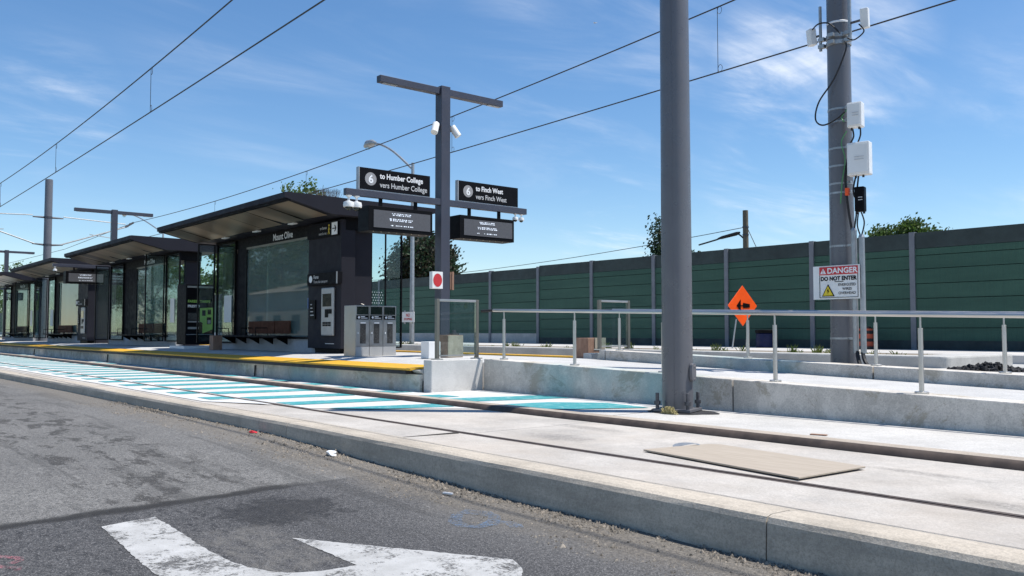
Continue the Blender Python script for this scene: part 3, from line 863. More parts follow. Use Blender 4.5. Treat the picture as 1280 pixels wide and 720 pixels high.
        m_.box(x0, x1, 9.04, 9.099, .98, 2.04); dv = m_.build('fare_reader', M['device'], cab, bevel=.05, seg=4)
        m_ = MB(); m_.box(x0+.09, x1-.09, 9.03, 9.038, 1.62, 1.90); m_.build('display', M['screen_dark'], dv)
        m_ = MB(); m_.box(x0+.20, x1-.22, 9.03, 9.038, 1.38, 1.56); m_.box(x0+.36, x1-.06, 9.03, 9.038, 1.46, 1.56)
        for i in range(3):
            for j in range(2): m_.box(x0+.10+.13*i, x0+.20+.13*i, 9.03, 9.038, 1.19+.05*j, 1.23+.05*j)
        m_.build('slot', M['black'], dv)
        m_ = MB(); m_.box(xr-1.66, xr-1.40, 9.07, 9.099, 1.35, 1.78); m_.build('notice', M['black'], cab)
        m_ = MB()
        for k in range(4): m_.box(xr-1.62, xr-1.62+.16-.03*k, 9.066, 9.069, 1.43+.08*k, 1.45+.08*k)
        m_.build('lettering', M['grey_letter'], cab)
        m_ = MB(); m_.box(xr-1.98, xr-1.83, WY-.02, WY-.01, 1.60, 1.85); m_.build('accessible_sign', M['blue_sign'], t_)
        m_ = MB(); m_.box(xr-.95, xr-.55, 9.094, 9.099, .80, .815); m_.build('maker_plate', M['grey_letter'], cab)
        px0 = xr-7.5
        pr_ = glass_panel_x(t_, px0, xr-6.2, WY-.03, .76, 3.50, M['glass'])
        perp_x = xr-7.62
        m_ = MB(); m_.box(px0+.55, px0+1.05, WY-.045, WY-.037, 1.32, 2.05); m_.build('poster', M['poster'], pr_)
        dark0, dark1 = xr-6.2, xr-5.5
    else:
        wx0, wx1 = xr-4.4, xr-1.40
        pr_ = glass_panel_x(t_, xr-1.32, xr-.06, WY-.03, .76, 3.50, M['glass'])
        m_ = MB(); m_.box(xr-.85, xr-.50, WY-.045, WY-.037, 1.35, 2.10); m_.build('poster', M['poster'], pr_)
        glass_panel_y(t_, xr-1.40, 8.55, WY-.06, .76, 3.50, M['glass'])
        pr_ = glass_panel_x(t_, xr-7.55, xr-5.9, WY-.03, .76, 3.50, M['glass'])
        perp_x = xr-7.62
        dark0, dark1 = xr-5.9, xr-4.4
    pp = glass_panel_y(t_, perp_x, 8.66, WY-.06, .76, 3.50, M['glass'])
    m_ = MB(); m_.box(dark0+.06, dark1, WY, Cs+.2, .901, 3.269); m_.build('wall_panel', M['dark'], t_)
    # window
    fr = MB()
    fr.box(wx0-.05, wx0, WY-.03, WY+.06, .90, 3.269); fr.box(wx1, wx1+.05, WY-.03, WY+.06, .90, 3.269); fr.box(wx0, wx1, WY-.03, WY+.06, .901, .95)
    win = fr.build('window', M['black'], t_)
    mx = wx0 + (wx1-wx0)*.33
    m_ = MB(); m_.box(wx0, mx-.008, WY, WY+.012, .951, 3.22); m_.build('pane', M['window'], win)
    m_ = MB(); m_.box(mx+.008, wx1, WY, WY+.012, .951, 3.22); m_.build('pane', M['window'], win)
    m_ = MB(); m_.box(wx0, wx1, WY-.03, WY+.06, 3.222, 3.268); m_.build('light_trim', M['olive_steel'], win)
    # far side window of the island shelter
    m_ = MB(); m_.box(wx0, wx1, Cs+.34, Cs+.352, .951, 3.22); m_.build('rear_pane', M['glass'], win)
    # name lettering on the lintel
    tx.text('Mount Olive', .235, (wx0+ (1.55 if kind != 2 else .7), WY-.001, 3.325), (1,0,0), (0,0,1), .003, 0, 'LEFT', .92)
    tx.build('lettering', M['letter'], lint)
    # bench
    bx0, bx1 = (xr-6.5, xr-2.75) if kind != 2 else (xr-5.2, xr-1.6)
    m_ = MB(); m_.box(bx0, bx1, WY-.42, WY-.06, .93, .975); bn = m_.build('bench_seat', M['dark'], t_, bevel=.006)
    m_ = MB(); x = bx0 + 1.35
    for w in (1.55, .80):
        m_.box(x, x+w, WY-.10, WY-.06, 1.02, 1.33); x += w+.05
    m_.build('bench_back', M['bench'], bn, bevel=.006)
    for k in range(5):
        x = bx0+.25+k*(bx1-bx0-.5)/4
        m_ = MB(); m_.prism([(x-.02, WY-.34, .928), (x-.02, WY-.03, .928), (x-.02, WY-.03, .76)], (.04, 0, 0))
        m_.build('bench_bracket', M['black'], bn)
    for x in (bx0+.03, bx0+1.6, bx0+2.5):
        m_ = MB(); m_.tube([(x, WY-.40, .97), (x, WY-.40, 1.16), (x, WY-.10, 1.16), (x, WY-.08, .97)], .014, 6)
        m_.build('bench_armrest', M['black'], bn)
    # glass wind screen on the far side of the end column
    if kind == 1:
        gp = glass_panel_y(t_, xr-.45, 9.93, 10.75, .70, 3.50, M['glass'])
        m_ = MB(); m_.box(xr-.46, xr-.44, 10.30, 10.335, .73, 3.47); m_.build('mullion', M['black'], gp)
        dots(gp, xr-.441, 9.96, 10.29, 1.68, 2.0)
        m_ = MB()
        m_.tube([(xr-.375, 9.66, 1.68), (xr-.33, 9.70, 1.66), (xr-.33, 9.72, 1.60), (xr-.37, 9.68, 1.55)], .012, 6); m_.build('coat_hook', M['steel'], t_)
    return t_
shelter(-16.5, 'nearest charcoal platform shelter with bench and fare cabinet by the steel bins', 1)
shelter(-27.0, 'second charcoal platform shelter from the bins, glass panels at both ends', 2)
shelter(-37.2, 'third charcoal platform shelter, right behind the fare screen on the second tall post', 3)
shelter(-47.6, 'farthest charcoal platform shelter at the left end of the platform', 2)

# fare machine at the end of the second shelter
fm = thing('fare_machine', 'black fare machine with lime green panel beside the second shelter', 'ticket machine', (-25.4, 9.0, PZ))
fx, fy0, fy1 = -24.95, 8.64, 9.46
m_ = MB(); m_.box(fx-.75, fx, fy0, fy1, .70, 2.42); m_.build('cabinet', M['black_sign'], fm, bevel=.01)
m_ = MB(); m_.box(fx-.95, fx+.25, fy0-.12, fy1+.1, PZ-.06, .66); m_.build('lit_platform_step', M['white_paint'], fm)  # white slab stands in for the sunlit bit of platform here
m_ = MB(); m_.box(fx+.001, fx+.03, fy0+.03, fy1-.03, 2.32, 2.37); m_.build('hood_light', M['device'], fm)
m_ = MB(); m_.text('FARES · TARIFS', .098, (fx+.003, fy0+.05, 1.90), (0,1,0), (0,0,1), .003); m_.build('lime_lettering', M['lime'], fm)
m_ = MB(); m_.text('PRESTO', .098, (fx+.003, fy0+.05, 1.76), (0,1,0), (0,0,1), .004); m_.build('lettering', M['letter'], fm)
m_ = MB(); m_.box(fx+.001, fx+.006, fy0+.06, fy0+.36, 1.40, 1.60); m_.build('display', M['bin_window'], fm)
m_ = MB(); m_.box(fx+.001, fx+.05, fy0+.06, fy0+.36, 1.33, 1.37); m_.box(fx+.001, fx+.03, fy0+.06, fy0+.36, 1.14, 1.20); m_.box(fx+.001, fx+.02, fy0+.02, fy1-.02, .98, .995); m_.build('shelf', M['device'], fm)
m_ = MB(); m_.prism([(fx+.001, fy0+.40, 1.74), (fx+.001, fy1-.03, 1.76), (fx+.001, fy1-.03, 1.14), (fx+.001, fy0+.48, 1.02), (fx+.001, fy0+.48, 1.32), (fx+.001, fy0+.40, 1.36)], (.008, 0, 0)); lp = m_.build('lime_panel', M['lime'], fm)
m_ = MB(); m_.box(fx+.0095, fx+.013, fy0+.46, fy0+.56, 1.52, 1.68); m_.box(fx+.0095, fx+.013, fy0+.62, fy0+.72, 1.56, 1.70); m_.box(fx+.0095, fx+.013, fy0+.60, fy0+.73, 1.28, 1.48); m_.build('keypad', M['black'], lp)
m_ = MB(); m_.box(fx+.0135, fx+.016, fy0+.62, fy0+.71, 1.30, 1.40); m_.build('card_reader', M['device'], lp)

# ------------------------------------------------------------------ recycling bins
bn = thing('recycling_bin', 'three-door stainless recycling bin with black opening labels by the nearest shelter', 'bin', (-15.2, 8.95, PZ))
bx, by0, by1, bz0, bz1 = -14.98, 8.46, 9.38, .585, 1.585
m_ = MB(); m_.box(bx-.46, bx-.012, by0, by1, bz0, bz1); m_.build('body', M['bin_steel'], bn, bevel=.004)
w = (by1-by0)/3
for k in range(3):
    y0 = by0+k*w; y1 = y0+w
    m_ = MB(); m_.box(bx-.011, bx, y0+.006, y1-.006, bz0+.20, bz0+.715); d = m_.build('door', M['bin_steel'], bn, bevel=.004)
    m_ = MB(); m_.box(bx+.0005, bx+.003, y0+.095, y1-.085, bz0+.255, bz0+.665); m_.build('window', M['bin_window'], d)
    m_ = MB(); m_.obox((bx+.004, y0+.05, bz0+.46), .012, .016, .035); m_.box(bx+.0035, bx+.007, y0+.10, y1-.09, bz0+.645, bz0+.668); m_.build('latch', M['letter'], d)
    m_ = MB(); m_.box(bx-.011, bx-.002, y0+.006, y1-.006, bz0+.012, bz0+.19); m_.build('kick_panel', M['kick'], bn)
    m_ = MB(); m_.box(bx-.011, bx-.001, y0+.02, y1-.02, bz0+.725, bz0+.805); lb = m_.build('label_plate', M['black_sign'], bn)
    m_ = MB(); m_.disc((bx+.001, y0+.07, bz0+.765), .024, (0,1,0), (0,0,1), 12); m_.box(bx, bx+.002, y0+.11, y0+.20, bz0+.772, bz0+.788); m_.box(bx, bx+.002, y0+.11, y0+.26, bz0+.745, bz0+.757); m_.build('lettering', M['letter'], lb)
    m_ = MB(); m_.box(bx-.011, bx-.006, y0+.022, y1-.022, bz0+.82, bz0+.975); m_.build('opening', M['screen_dark'], bn)
    m_ = MB()
    m_.box(bx-.0115, bx-.001, y0+.004, y0+.021, bz0+.81, bz1-.004); m_.box(bx-.0115, bx-.001, y1-.021, y1-.004, bz0+.81, bz1-.004); m_.box(bx-.0115, bx-.002, y0+.0215, y1-.0215, bz0+.977, bz1-.005)
    m_.build('opening_frame', M['bin_steel'], bn)

# ------------------------------------------------------------------ tall T shaped sign posts
def led_lines(mb_, x, y0, y1, z0, z1, seed):
    r_ = random.Random(seed)
    H_ = (z1-z0)
    yc = (y0+y1)/2 - .03
    for row, (fz, wd, off) in enumerate(((.86, .22, 0), (.775, .20, 0), (.54, .25, -.02), (.455, .24, -.02), (.17, .27, -.01))):
        z = z0+H_*fz; y = yc - wd*(y1-y0)*.75 + off
        while y < yc + wd*(y1-y0)*.75:
            ww = r_.uniform(.012, .05); hh = r_.choice((.006, .008, .010))
            if not (row == 4 and r_.random() < .3):
                mb_.box(x, x+.002, y, y+ww*.8, z-hh, z+hh)
            y += ww + r_.choice((.006, .006, .02))
def t_post(x, label, full):
    t_ = thing('sign_post', label, 'sign post', (x, C, PZ), 'T shaped sign posts')
    m_ = MB(); m_.box(x-.11, x+.10, 9.50, 9.71, PZ-.05, 5.80); m_.build('post', M['tpole'], t_, bevel=.008)
    m_ = MB(); m_.box(x-.08, x+.06, 8.17, 9.499, 5.64, 5.765); m_.build('top_arm', M['tpole'], t_, bevel=.006)
    m_ = MB(); m_.box(x-.08, x+.06, 9.711, 11.05, 5.64, 5.765); m_.build('top_arm', M['tpole'], t_, bevel=.006)
    for y in (8.4, 10.85):
        m_ = MB(); m_.box(x-.05, x+.03, y-.15, y+.15, 5.628, 5.639); m_.build('downlight', M['device'], t_)
    sides = ((7.47, 9.499, 'L'), (9.711, 11.66, 'R'))
    for y0, y1, sd in sides:
        m_ = MB(); m_.box(x-.01, x+.09, y0, y1, 3.485, 3.605); m_.build('sign_arm', M['tpole'], t_, bevel=.006)
        if full:
            a_, b_ = (7.74, 9.25) if sd == 'L' else (9.92, 11.42)
            m_ = MB(); m_.box(x+.0, x+.09, a_, b_, 3.62, 4.01); sg = m_.build('direction_sign', M['black_sign'], t_, bevel=.004)
            m_ = MB(); m_.box(x+.0, x+.089, a_-.02, a_-.002, 3.612, 4.015); m_.box(x-.005, x+.085, a_-.018, b_+.005, 3.605, 3.618); m_.build('sign_edge', M['device'], sg)
            m_ = MB(); m_.disc((x+.0925, a_+.225, 3.815), .118, (0,1,0), (0,0,1), 28); rd = m_.build('route_disc', M['grey_disc'], sg)
            m_ = MB(); m_.text('6', .20, (x+.0955, a_+.227, 3.745), (0,1,0), (0,0,1), .006, 0, 'CENTER'); m_.build('route_number', M['letter'], rd)
            l1, l2 = (('to Humber College', 'vers Humber College') if sd == 'L' else ('to Finch West', 'vers Finch West'))
            m_ = MB(); m_.text(l1, .137, (x+.0925, a_+.415, 3.845), (0,1,0), (0,0,1), .0035, 0, 'LEFT', .86); m_.build('lettering', M['letter'], sg)
            m_ = MB(); m_.text(l2, .137, (x+.0925, a_+.415, 3.685), (0,1,0), (0,0,1), .0015, 0, 'LEFT', .86); m_.build('lettering', M['grey_letter'], sg)
        a_, b_ = (7.90, 9.275) if sd == 'L' else (9.91, 11.275)
        m_ = MB(); m_.box(x-.24, x+.14, a_, b_, 2.878, 3.333); sc = m_.build('display_case', M['black'], t_, bevel=.006)
        m_ = MB(); m_.box(x+.142, x+.148, a_+.10, b_-.055, 2.945, 3.262); lp = m_.build('led_panel', M['led_panel'], sc)
        m_ = MB(); led_lines(m_, x+.149, a_+.10, b_-.055, 2.945, 3.262, 4 if sd == 'L' else 9); m_.build('led_text', M['led'], lp)
        for y in (a_+.30, b_-.32):
            m_ = MB(); m_.box(x+.02, x+.06, y-.03, y+.03, 3.334, 3.484); m_.build('hanger', M['black'], sc)
        m_ = MB()
        for k in range(8): m_.lathe((x+.10, a_+.12+k*(b_-a_-.24)/7, 2.866), [(.012, 0), (.012, .012)], 6)
        m_.build('fastener', M['wood_pale'], sc)
    return t_
tp = t_post(-13.7, 'nearest tall charcoal T post carrying two direction signs and two screens', True)
t_post(-35.9, 'second tall charcoal T post standing between two shelters', False)
t_post(-57.8, 'farthest tall charcoal T post at the left edge of the photo', False)

# things clamped to the nearest post
def dome(x, y, z, label, s_=1.0):
    t_ = thing('dome_camera', label, 'camera', (x, y, z), 'white dome cameras')
    m_ = MB(); m_.lathe((x, y, z), [(.045*s_, 0), (.042*s_, -.015), (.016*s_, -.03), (.018*s_, -.075*s_), (.066*s_, -.09*s_), (.074*s_, -.13*s_), (.070*s_, -.16*s_)], 16); m_.build('housing', M['white_paint'], t_, smooth=True)
    m_ = MB(); m_.lathe((x, y, z), [(.05*s_, -.161*s_), (.045*s_, -.185*s_), (.02*s_, -.205*s_)], 14); m_.build('lens_dome', M['screen_dark'], t_, smooth=True)
dome(-13.66, 7.55, 3.484, 'leftmost white dome camera under the left sign arm', 1.3)
dome(-13.66, 7.71, 3.484, 'white dome camera next to the left screen under the sign arm', 1.3)
dome(-13.66, 11.39, 3.484, 'white dome camera under the right sign arm next to the right screen', .8)
dome(-13.66, 11.55, 3.484, 'white dome camera at the very tip of the right sign arm', .8)
dome(-35.85, 7.55, 3.484, 'white dome camera on the second T post above the far left screen')
def flood(y, z, dy, label):
    t_ = thing('floodlight', label, 'floodlight', (-13.7, y, z), 'white floodlights on the T post')
    m_ = MB(); m_.tube([(-13.68, y-dy*.55, z+.09), (-13.60, y+dy*.55, z-.10)], .068, 16); m_.build('lamp_housing', M['white_paint'], t_, smooth=True)
    m_ = MB(); m_.tube([(-13.70, y-dy*.5, z+.04), (-13.70, y-dy*.9, z+.14), (-13.70, y-dy*1.4, z+.02)], .008, 6); m_.tube([(-13.7, y, z), (-13.7, y-dy*1.4, z)], .014, 6); m_.build('bracket', M['rubber'], t_)
flood(9.38, 4.96, -.09, 'white cylinder floodlight on the left side of the T post')
flood(9.85, 4.96, .09, 'white cylinder floodlight on the right side of the T post')
sg = thing('stop_signal', 'white square box with red disc fixed low on the nearest T post', 'signal', (-13.5, 9.37, 2.03))
m_ = MB(); m_.box(-13.62, -13.52, 9.25, 9.49, 1.88, 2.20); m_.build('box', M['white_paint'], sg, bevel=.004)
m_ = MB(); m_.disc((-13.517, 9.37, 2.04), .10, (0,1,0), (0,0,1), 28, .125); m_.build('red_disc', M['red'], sg)
bd = MB(); bd.box(-13.70, -13.6, 9.72, 9.75, 1.88, 2.21); bd.box(-13.7, -13.58, 9.751, 9.79, 1.87, 2.22)
tag(bd.build('board', M['wood_red']), 'narrow brown board strapped to the right side of the T post', 'board')

# ------------------------------------------------------------------ catenary poles
def bolts(t_, x, y, z, r, n_, ph):
    for k in range(n_):
        a_ = ph + 2*math.pi*k/n_
        px_, py_ = x+r*math.cos(a_), y+r*math.sin(a_)
        m_ = MB(); m_.lathe((px_, py_, z), [(.020, 0), (.020, .17), (.017, .175)], 8)
        m_.lathe((px_, py_, z+.0), [(.036, .045), (.036, .085)], 6); m_.build('anchor_bolt', M['bolt'], t_)
fp = thing('catenary_pole', 'large grey steel pole standing on bolts in front of the ramp wall', 'pole', (-6.44, 7.76, .17), 'catenary poles')
m_ = MB(); m_.lathe((-6.44, 7.76, 0), [(.172, .21), (.171, 2.0), (.163, 5.0), (.155, 9.4)], 40); m_.build('shaft', M['pole'], fp, smooth=True)
m_ = MB(); m_.obox((-6.44, 7.76, .198), .43, .43, .034, (0, 0, R(20.4))); m_.build('base_plate', M['pole'], fp, bevel=.005)
bolts(fp, -6.44, 7.76, .2155, .25, 4, R(-24.6))
m_ = MB(); th = R(-62); m_.tube([(-6.44+.1725*math.cos(th), 7.76+.1725*math.sin(th), .22), (-6.44+.164*math.cos(th), 7.76+.164*math.sin(th), 5.0), (-6.44+.156*math.cos(th), 7.76+.156*math.sin(th), 9.3)], .0035, 6); m_.build('highlight_seam', M['pole'], fp, smooth=True)  # thin ridge added to give the shaft its vertical highlight line
m_ = MB(); a_ = R(13)
ux = Vector((math.cos(a_), math.sin(a_), 0)); uy = Vector((-ux.y, ux.x, 0))
o = Vector((-6.44, 7.76, 0)) + ux*.172
pts = []
for k in range(20):
    th = 2*math.pi*k/20; c_, s_ = math.cos(th), math.sin(th)
    pts.append(o + uy*(.055*math.copysign(abs(c_)**.5, c_)) + Vector((0, 0, .62+.10*math.copysign(abs(s_)**.6, s_))))
m_.prism(pts, ux*.035); cv = m_.build('cover_plate', M['pole'], fp, bevel=.004)
m_ = MB()
for z in (.55, .69): m_.tube([o+ux*.034+Vector((0,0,z)), o+ux*.042+Vector((0,0,z))], .009, 8)
m_.build('screw', M['steel'], cv)
pit = MB(); pit.poly([(-6.40+.43*math.cos(t)*(1+.12*math.sin(3*t)+.05*math.sin(7*t)), 7.76+.33*math.sin(t), .1765) for t in [2*math.pi*k/28 for k in range(28)]])
pit.build('grout_pit', M['rubble'], fp)  # flat dark sheet; the darkness of the recess is only in its colour
sf = MB(); r_ = random.Random(8)
for k in range(140):
    a_ = r_.uniform(0, math.pi); d = r_.uniform(.01, .10)
    bx_ = -6.30 + d*math.cos(a_)*1.1; by_ = 7.46 + r_.uniform(-.03, .03)
    h = max(.01, .085*(1-(d/.11)**2))
    sf.tube([(bx_, by_, .175), (bx_+r_.uniform(-.03, .03), by_-.02, .175+h)], [.005, .003], 4)
tag(sf.build('straw_tuft', M['straw']), 'small tuft of dry straw at the foot of the large grey pole', 'straw')

bp = thing('catenary_pole', 'grey steel pole with strapped boxes and cables standing behind the ramp kerb', 'pole', (-6.47, 11.4, .15), 'catenary poles')
m_ = MB(); m_.lathe((-6.47, 11.4, 0), [(.190, .15), (.180, 1.2), (.166, 2.6), (.158, 5.0), (.155, 9.0)], 36); m_.build('shaft', M['pole'], bp, smooth=True)
for z in (4.21, 4.03, 3.65, 3.40, 3.15, 3.02, 2.27, .98):
    bandm = MB(); rr_ = .162 + max(0, (2.6-z))*.012
    bandm.lathe((-6.47, 11.4, 0), [(rr_, z-.014), (rr_+.004, z-.013), (rr_+.004, z+.013), (rr_, z+.014)], 30)
    bandm.obox((-6.28, 11.28, z), .06, .05, .03)
    bandm.build('strap', M['galv'], bp)
m_ = MB(); m_.lathe((-6.47, 11.4, 0), [(.158, 5.44), (.161, 5.445), (.161, 5.465), (.158, 5.47)], 30); m_.build('strap', M['letter'], bp)
m_ = MB()
for z in (5.16, 5.26):
    m_.lathe((-6.47, 11.4, 0), [(.165, z-.03), (.172, z-.028), (.172, z+.028), (.165, z+.03)], 30)
    for dx, dy in ((-.20, -.10), (.20, -.10), (0, -.19)):
        m_.obox((-6.47+dx, 11.4+dy, z), .09, .07, .05)
m_.tube([(-6.69, 11.30, 5.10), (-6.69, 11.30, 5.75)], .022, 8); m_.tube([(-6.24, 11.30, 5.15), (-6.24, 11.30, 5.80)], .026, 8)
m_.build('antenna_bracket', M['galv'], bp)
for x0, x1, z0, z1, lb in ((-6.90, -6.74, 5.21, 5.45, 'a'), (-6.08, -5.93, 5.25, 5.52, 'b')):
    an = thing('antenna_panel', 'small white antenna panel on the left of the strapped pole top' if lb == 'a' else 'small white antenna panel on the right of the strapped pole top', 'antenna', ((x0+x1)/2, 11.3, z0), 'antenna panels')
    m_ = MB(); m_.obox(((x0+x1)/2, 11.28, (z0+z1)/2), (x1-x0)*.72, .10, z1-z0, (R(6), 0, .25 if lb == 'b' else -.5)); m_.build('panel', M['white_paint'], an, bevel=.012)
    m_ = MB(); xx = x1 if lb == 'a' else x0
    m_.tube([(xx-.02 if lb == 'a' else xx+.03, 11.3, (z0+z1)/2), (-6.68 if lb == 'a' else -6.25, 11.3, (z0+z1)/2)], .018, 8); m_.build('arm', M['bolt'], an)
def strapped_box(x0, x1, z0, z1, mat, label, d=.16, rot=.22):
    t_ = thing('equipment_box', label, 'equipment box', ((x0+x1)/2, 11.2, z0), 'boxes on the strapped pole')
    c = Vector(((x0+x1)/2, 11.22, (z0+z1)/2))
    m_ = MB(); m_.obox(c, (x1-x0)*.92, d, z1-z0, (0, 0, rot)); m_.build('case', mat, t_, bevel=.012)
    m_ = MB(); m_.obox(c + Vector((math.sin(rot), -math.cos(rot), 0))*(d/2+.006), (x1-x0)*.80, .010, (z1-z0)*.88, (0, 0, rot)); lid = m_.build('lid', mat, t_, bevel=.004)
    m_ = MB()
    for k in range(2): m_.obox(c + Vector((math.sin(rot), -math.cos(rot), 0))*(d/2+.013) + Vector((.02, 0, .02-.035*k)), (x1-x0)*.4, .002, .010, (0, 0, rot))
    m_.build('marking', M['grey_letter'], lid)
    m_ = MB()
    for dx in (-.06, .05): m_.lathe(c + Vector((dx, 0, -(z1-z0)/2-.03)), [(.016, 0), (.016, .03)], 8)
    m_.build('cable_gland', M['rubber'], t_)
strapped_box(-6.24, -6.03, 3.88, 4.22, M['white_paint'], 'upper small white equipment box strapped to the pole')
strapped_box(-6.25, -5.93, 3.21, 3.66, M['white_paint'], 'larger white equipment box below the small one on the pole')
strapped_box(-6.16, -6.02, 2.71, 3.05, M['black'], 'narrow black box below the white boxes on the pole', .12)
# conduits
for x, y, zt in ((-6.20, 11.23, 2.46), (-6.09, 11.23, 2.36)):
    m_ = MB(); m_.tube([(x, y, .78), (x, y, zt)], .040, 12); m_.tube([(x, y, zt), (x, y, zt+.04)], [.044, .03], 10); m_.build('conduit', M['galv'], bp, smooth=True)
def cable(pts, r=.011):
    P = [Vector(p) for p in pts]; out = []
    for i in range(len(P)-1):
        p0 = P[max(i-1, 0)]; p1 = P[i]; p2 = P[i+1]; p3 = P[min(i+2, len(P)-1)]
        for k in range(6):
            t = k/6
            out.append(.5*((2*p1)+(p2-p0)*t+(2*p0-5*p1+4*p2-p3)*t*t+(3*p1-p0-3*p2+p3)*t**3))
    out.append(P[-1]); return out
for pts, r in (([(-6.26, 11.2, 5.12), (-6.24, 11.18, 4.98), (-6.42, 11.18, 4.62), (-6.66, 11.18, 4.34), (-6.72, 11.18, 4.10), (-6.60, 11.17, 3.99), (-6.40, 11.18, 4.04), (-6.27, 11.18, 4.12)], .0115),
               ([(-6.80, 11.25, 5.42), (-6.65, 11.18, 5.46), (-6.48, 11.18, 5.42), (-6.32, 11.18, 5.24)], .011),
               ([(-6.17, 11.2, 3.86), (-6.16, 11.2, 3.75), (-6.22, 11.2, 3.66)], .011), ([(-6.06, 11.2, 3.86), (-6.06, 11.2, 3.76), (-6.10, 11.2, 3.66)], .011),
               ([(-6.24, 11.2, 3.50), (-6.29, 11.2, 3.2), (-6.26, 11.2, 2.8), (-6.22, 11.22, 2.46)], .018), ([(-6.14, 11.2, 3.2), (-6.18, 11.2, 3.0), (-6.13, 11.2, 2.8), (-6.19, 11.22, 2.46)], .012),
               ([(-6.10, 11.2, 3.2), (-6.12, 11.2, 3.05)], .012), ([(-6.07, 11.2, 2.70), (-6.03, 11.2, 2.55), (-6.09, 11.22, 2.36)], .010), ([(-6.11, 11.2, 2.70), (-6.13, 11.2, 2.52), (-6.09, 11.22, 2.36)], .010),
               ([(-6.05, 11.2, 5.30), (-5.98, 11.2, 5.18), (-6.12, 11.2, 5.10), (-6.22, 11.2, 5.15)], .010),
               ([(-6.10, 11.22, .80), (-6.05, 11.18, .68), (-5.92, 11.1, .55), (-5.85, 11.1, .40)], .028), ([(-6.18, 11.22, .80), (-6.12, 11.16, .66), (-6.03, 11.1, .50), (-5.98, 11.1, .40)], .028)):
    cb = MB(); cb.tube(cable(pts), r, 6); cb.build('cable', M['rubber'], bp, smooth=True)
m_ = MB(); m_.tube(cable([(-6.24, 11.19, 4.15), (-6.32, 11.18, 4.05), (-6.28, 11.18, 3.98)]), .007, 5); m_.tube(cable([(-6.25, 11.19, 3.85), (-6.33, 11.18, 3.70), (-6.28, 11.18, 3.45), (-6.33, 11.18, 3.15), (-6.36, 11.18, 2.85)]), .007, 5); m_.build('ground_wire', M['green_cable'], bp)
m_ = MB(); m_.obox((-6.25, 11.17, 3.0), .05, .04, .10); m_.build('junction', M['orange'], bp)
m_ = MB(); m_.lathe((-6.47, 11.4, 0), [(.24, .12), (.24, .17)], 16); m_.build('base_plate', M['pole'], bp)
# danger sign
ds = thing('danger_sign', 'white and red rectangular danger sign on the strapped pole', 'sign', (-6.44, 11.17, 1.53))
m_ = MB(); m_.box(-6.79, -6.095, 11.165, 11.175, 1.525, 1.992); m_.build('plate', M['white_paint'], ds)
m_ = MB(); m_.box(-6.690, -6.115, 11.158, 11.162, 1.865, 1.977); m_.build('red_band', M['red'], ds)
m_ = MB()
fx0, fx1, fz0, fz1 = -6.690, -6.115, 1.545, 1.978
for q in ((fx0, fx0+.006, fz0, 1.864), (fx1-.006, fx1, fz0, 1.864), (fx0+.006, fx1-.006, fz0, fz0+.006)): m_.box(q[0], q[1], 11.158, 11.162, q[2], q[3])
m_.text('DO NOT ENTER', .077, (-6.405, 11.160, 1.785), (1,0,0), (0,0,1), .003, 0, 'CENTER', .95)
m_.box(-6.46, -6.33, 11.158, 11.162, 1.762, 1.770)
for i, s_ in enumerate(('ENERGIZED', 'WIRES', 'OVERHEAD')):
    m_.text(s_, .052, (-6.278, 11.160, 1.705-.058*i), (1,0,0), (0,0,1), .0005, 0, 'CENTER', .95)
m_.prism([(-6.655, 11.158, 1.565), (-6.465, 11.158, 1.565), (-6.56, 11.158, 1.735)], (0, .004, 0))
m_.build('black_lettering', M['black'], ds)
m_ = MB(); m_.prism([(-6.635, 11.154, 1.577), (-6.485, 11.154, 1.577), (-6.56, 11.154, 1.712)], (0, .003, 0)); m_.build('yellow_triangle', M['yellow_tri'], ds)
m_ = MB(); m_.prism([(-6.555, 11.150, 1.680), (-6.575, 11.150, 1.635), (-6.560, 11.150, 1.637), (-6.565, 11.150, 1.592), (-6.542, 11.150, 1.645), (-6.556, 11.150, 1.643)], (0, .003, 0)); m_.build('bolt_symbol', M['black'], ds)
m_ = MB(); m_.text('DANGER', .105, (-6.345, 11.156, 1.885), (1,0,0), (0,0,1), .003, 0, 'CENTER', 1.06)
m_.prism([(-6.675, 11.155, 1.880), (-6.585, 11.155, 1.880), (-6.63, 11.155, 1.957)], (0, .003, 0)); m_.build('white_lettering', M['letter'], ds)
m_ = MB(); m_.box(-6.634, -6.626, 11.151, 11.154, 1.905, 1.935); m_.box(-6.634, -6.626, 11.151, 11.154, 1.888, 1.897); m_.build('exclamation_mark', M['red'], ds)

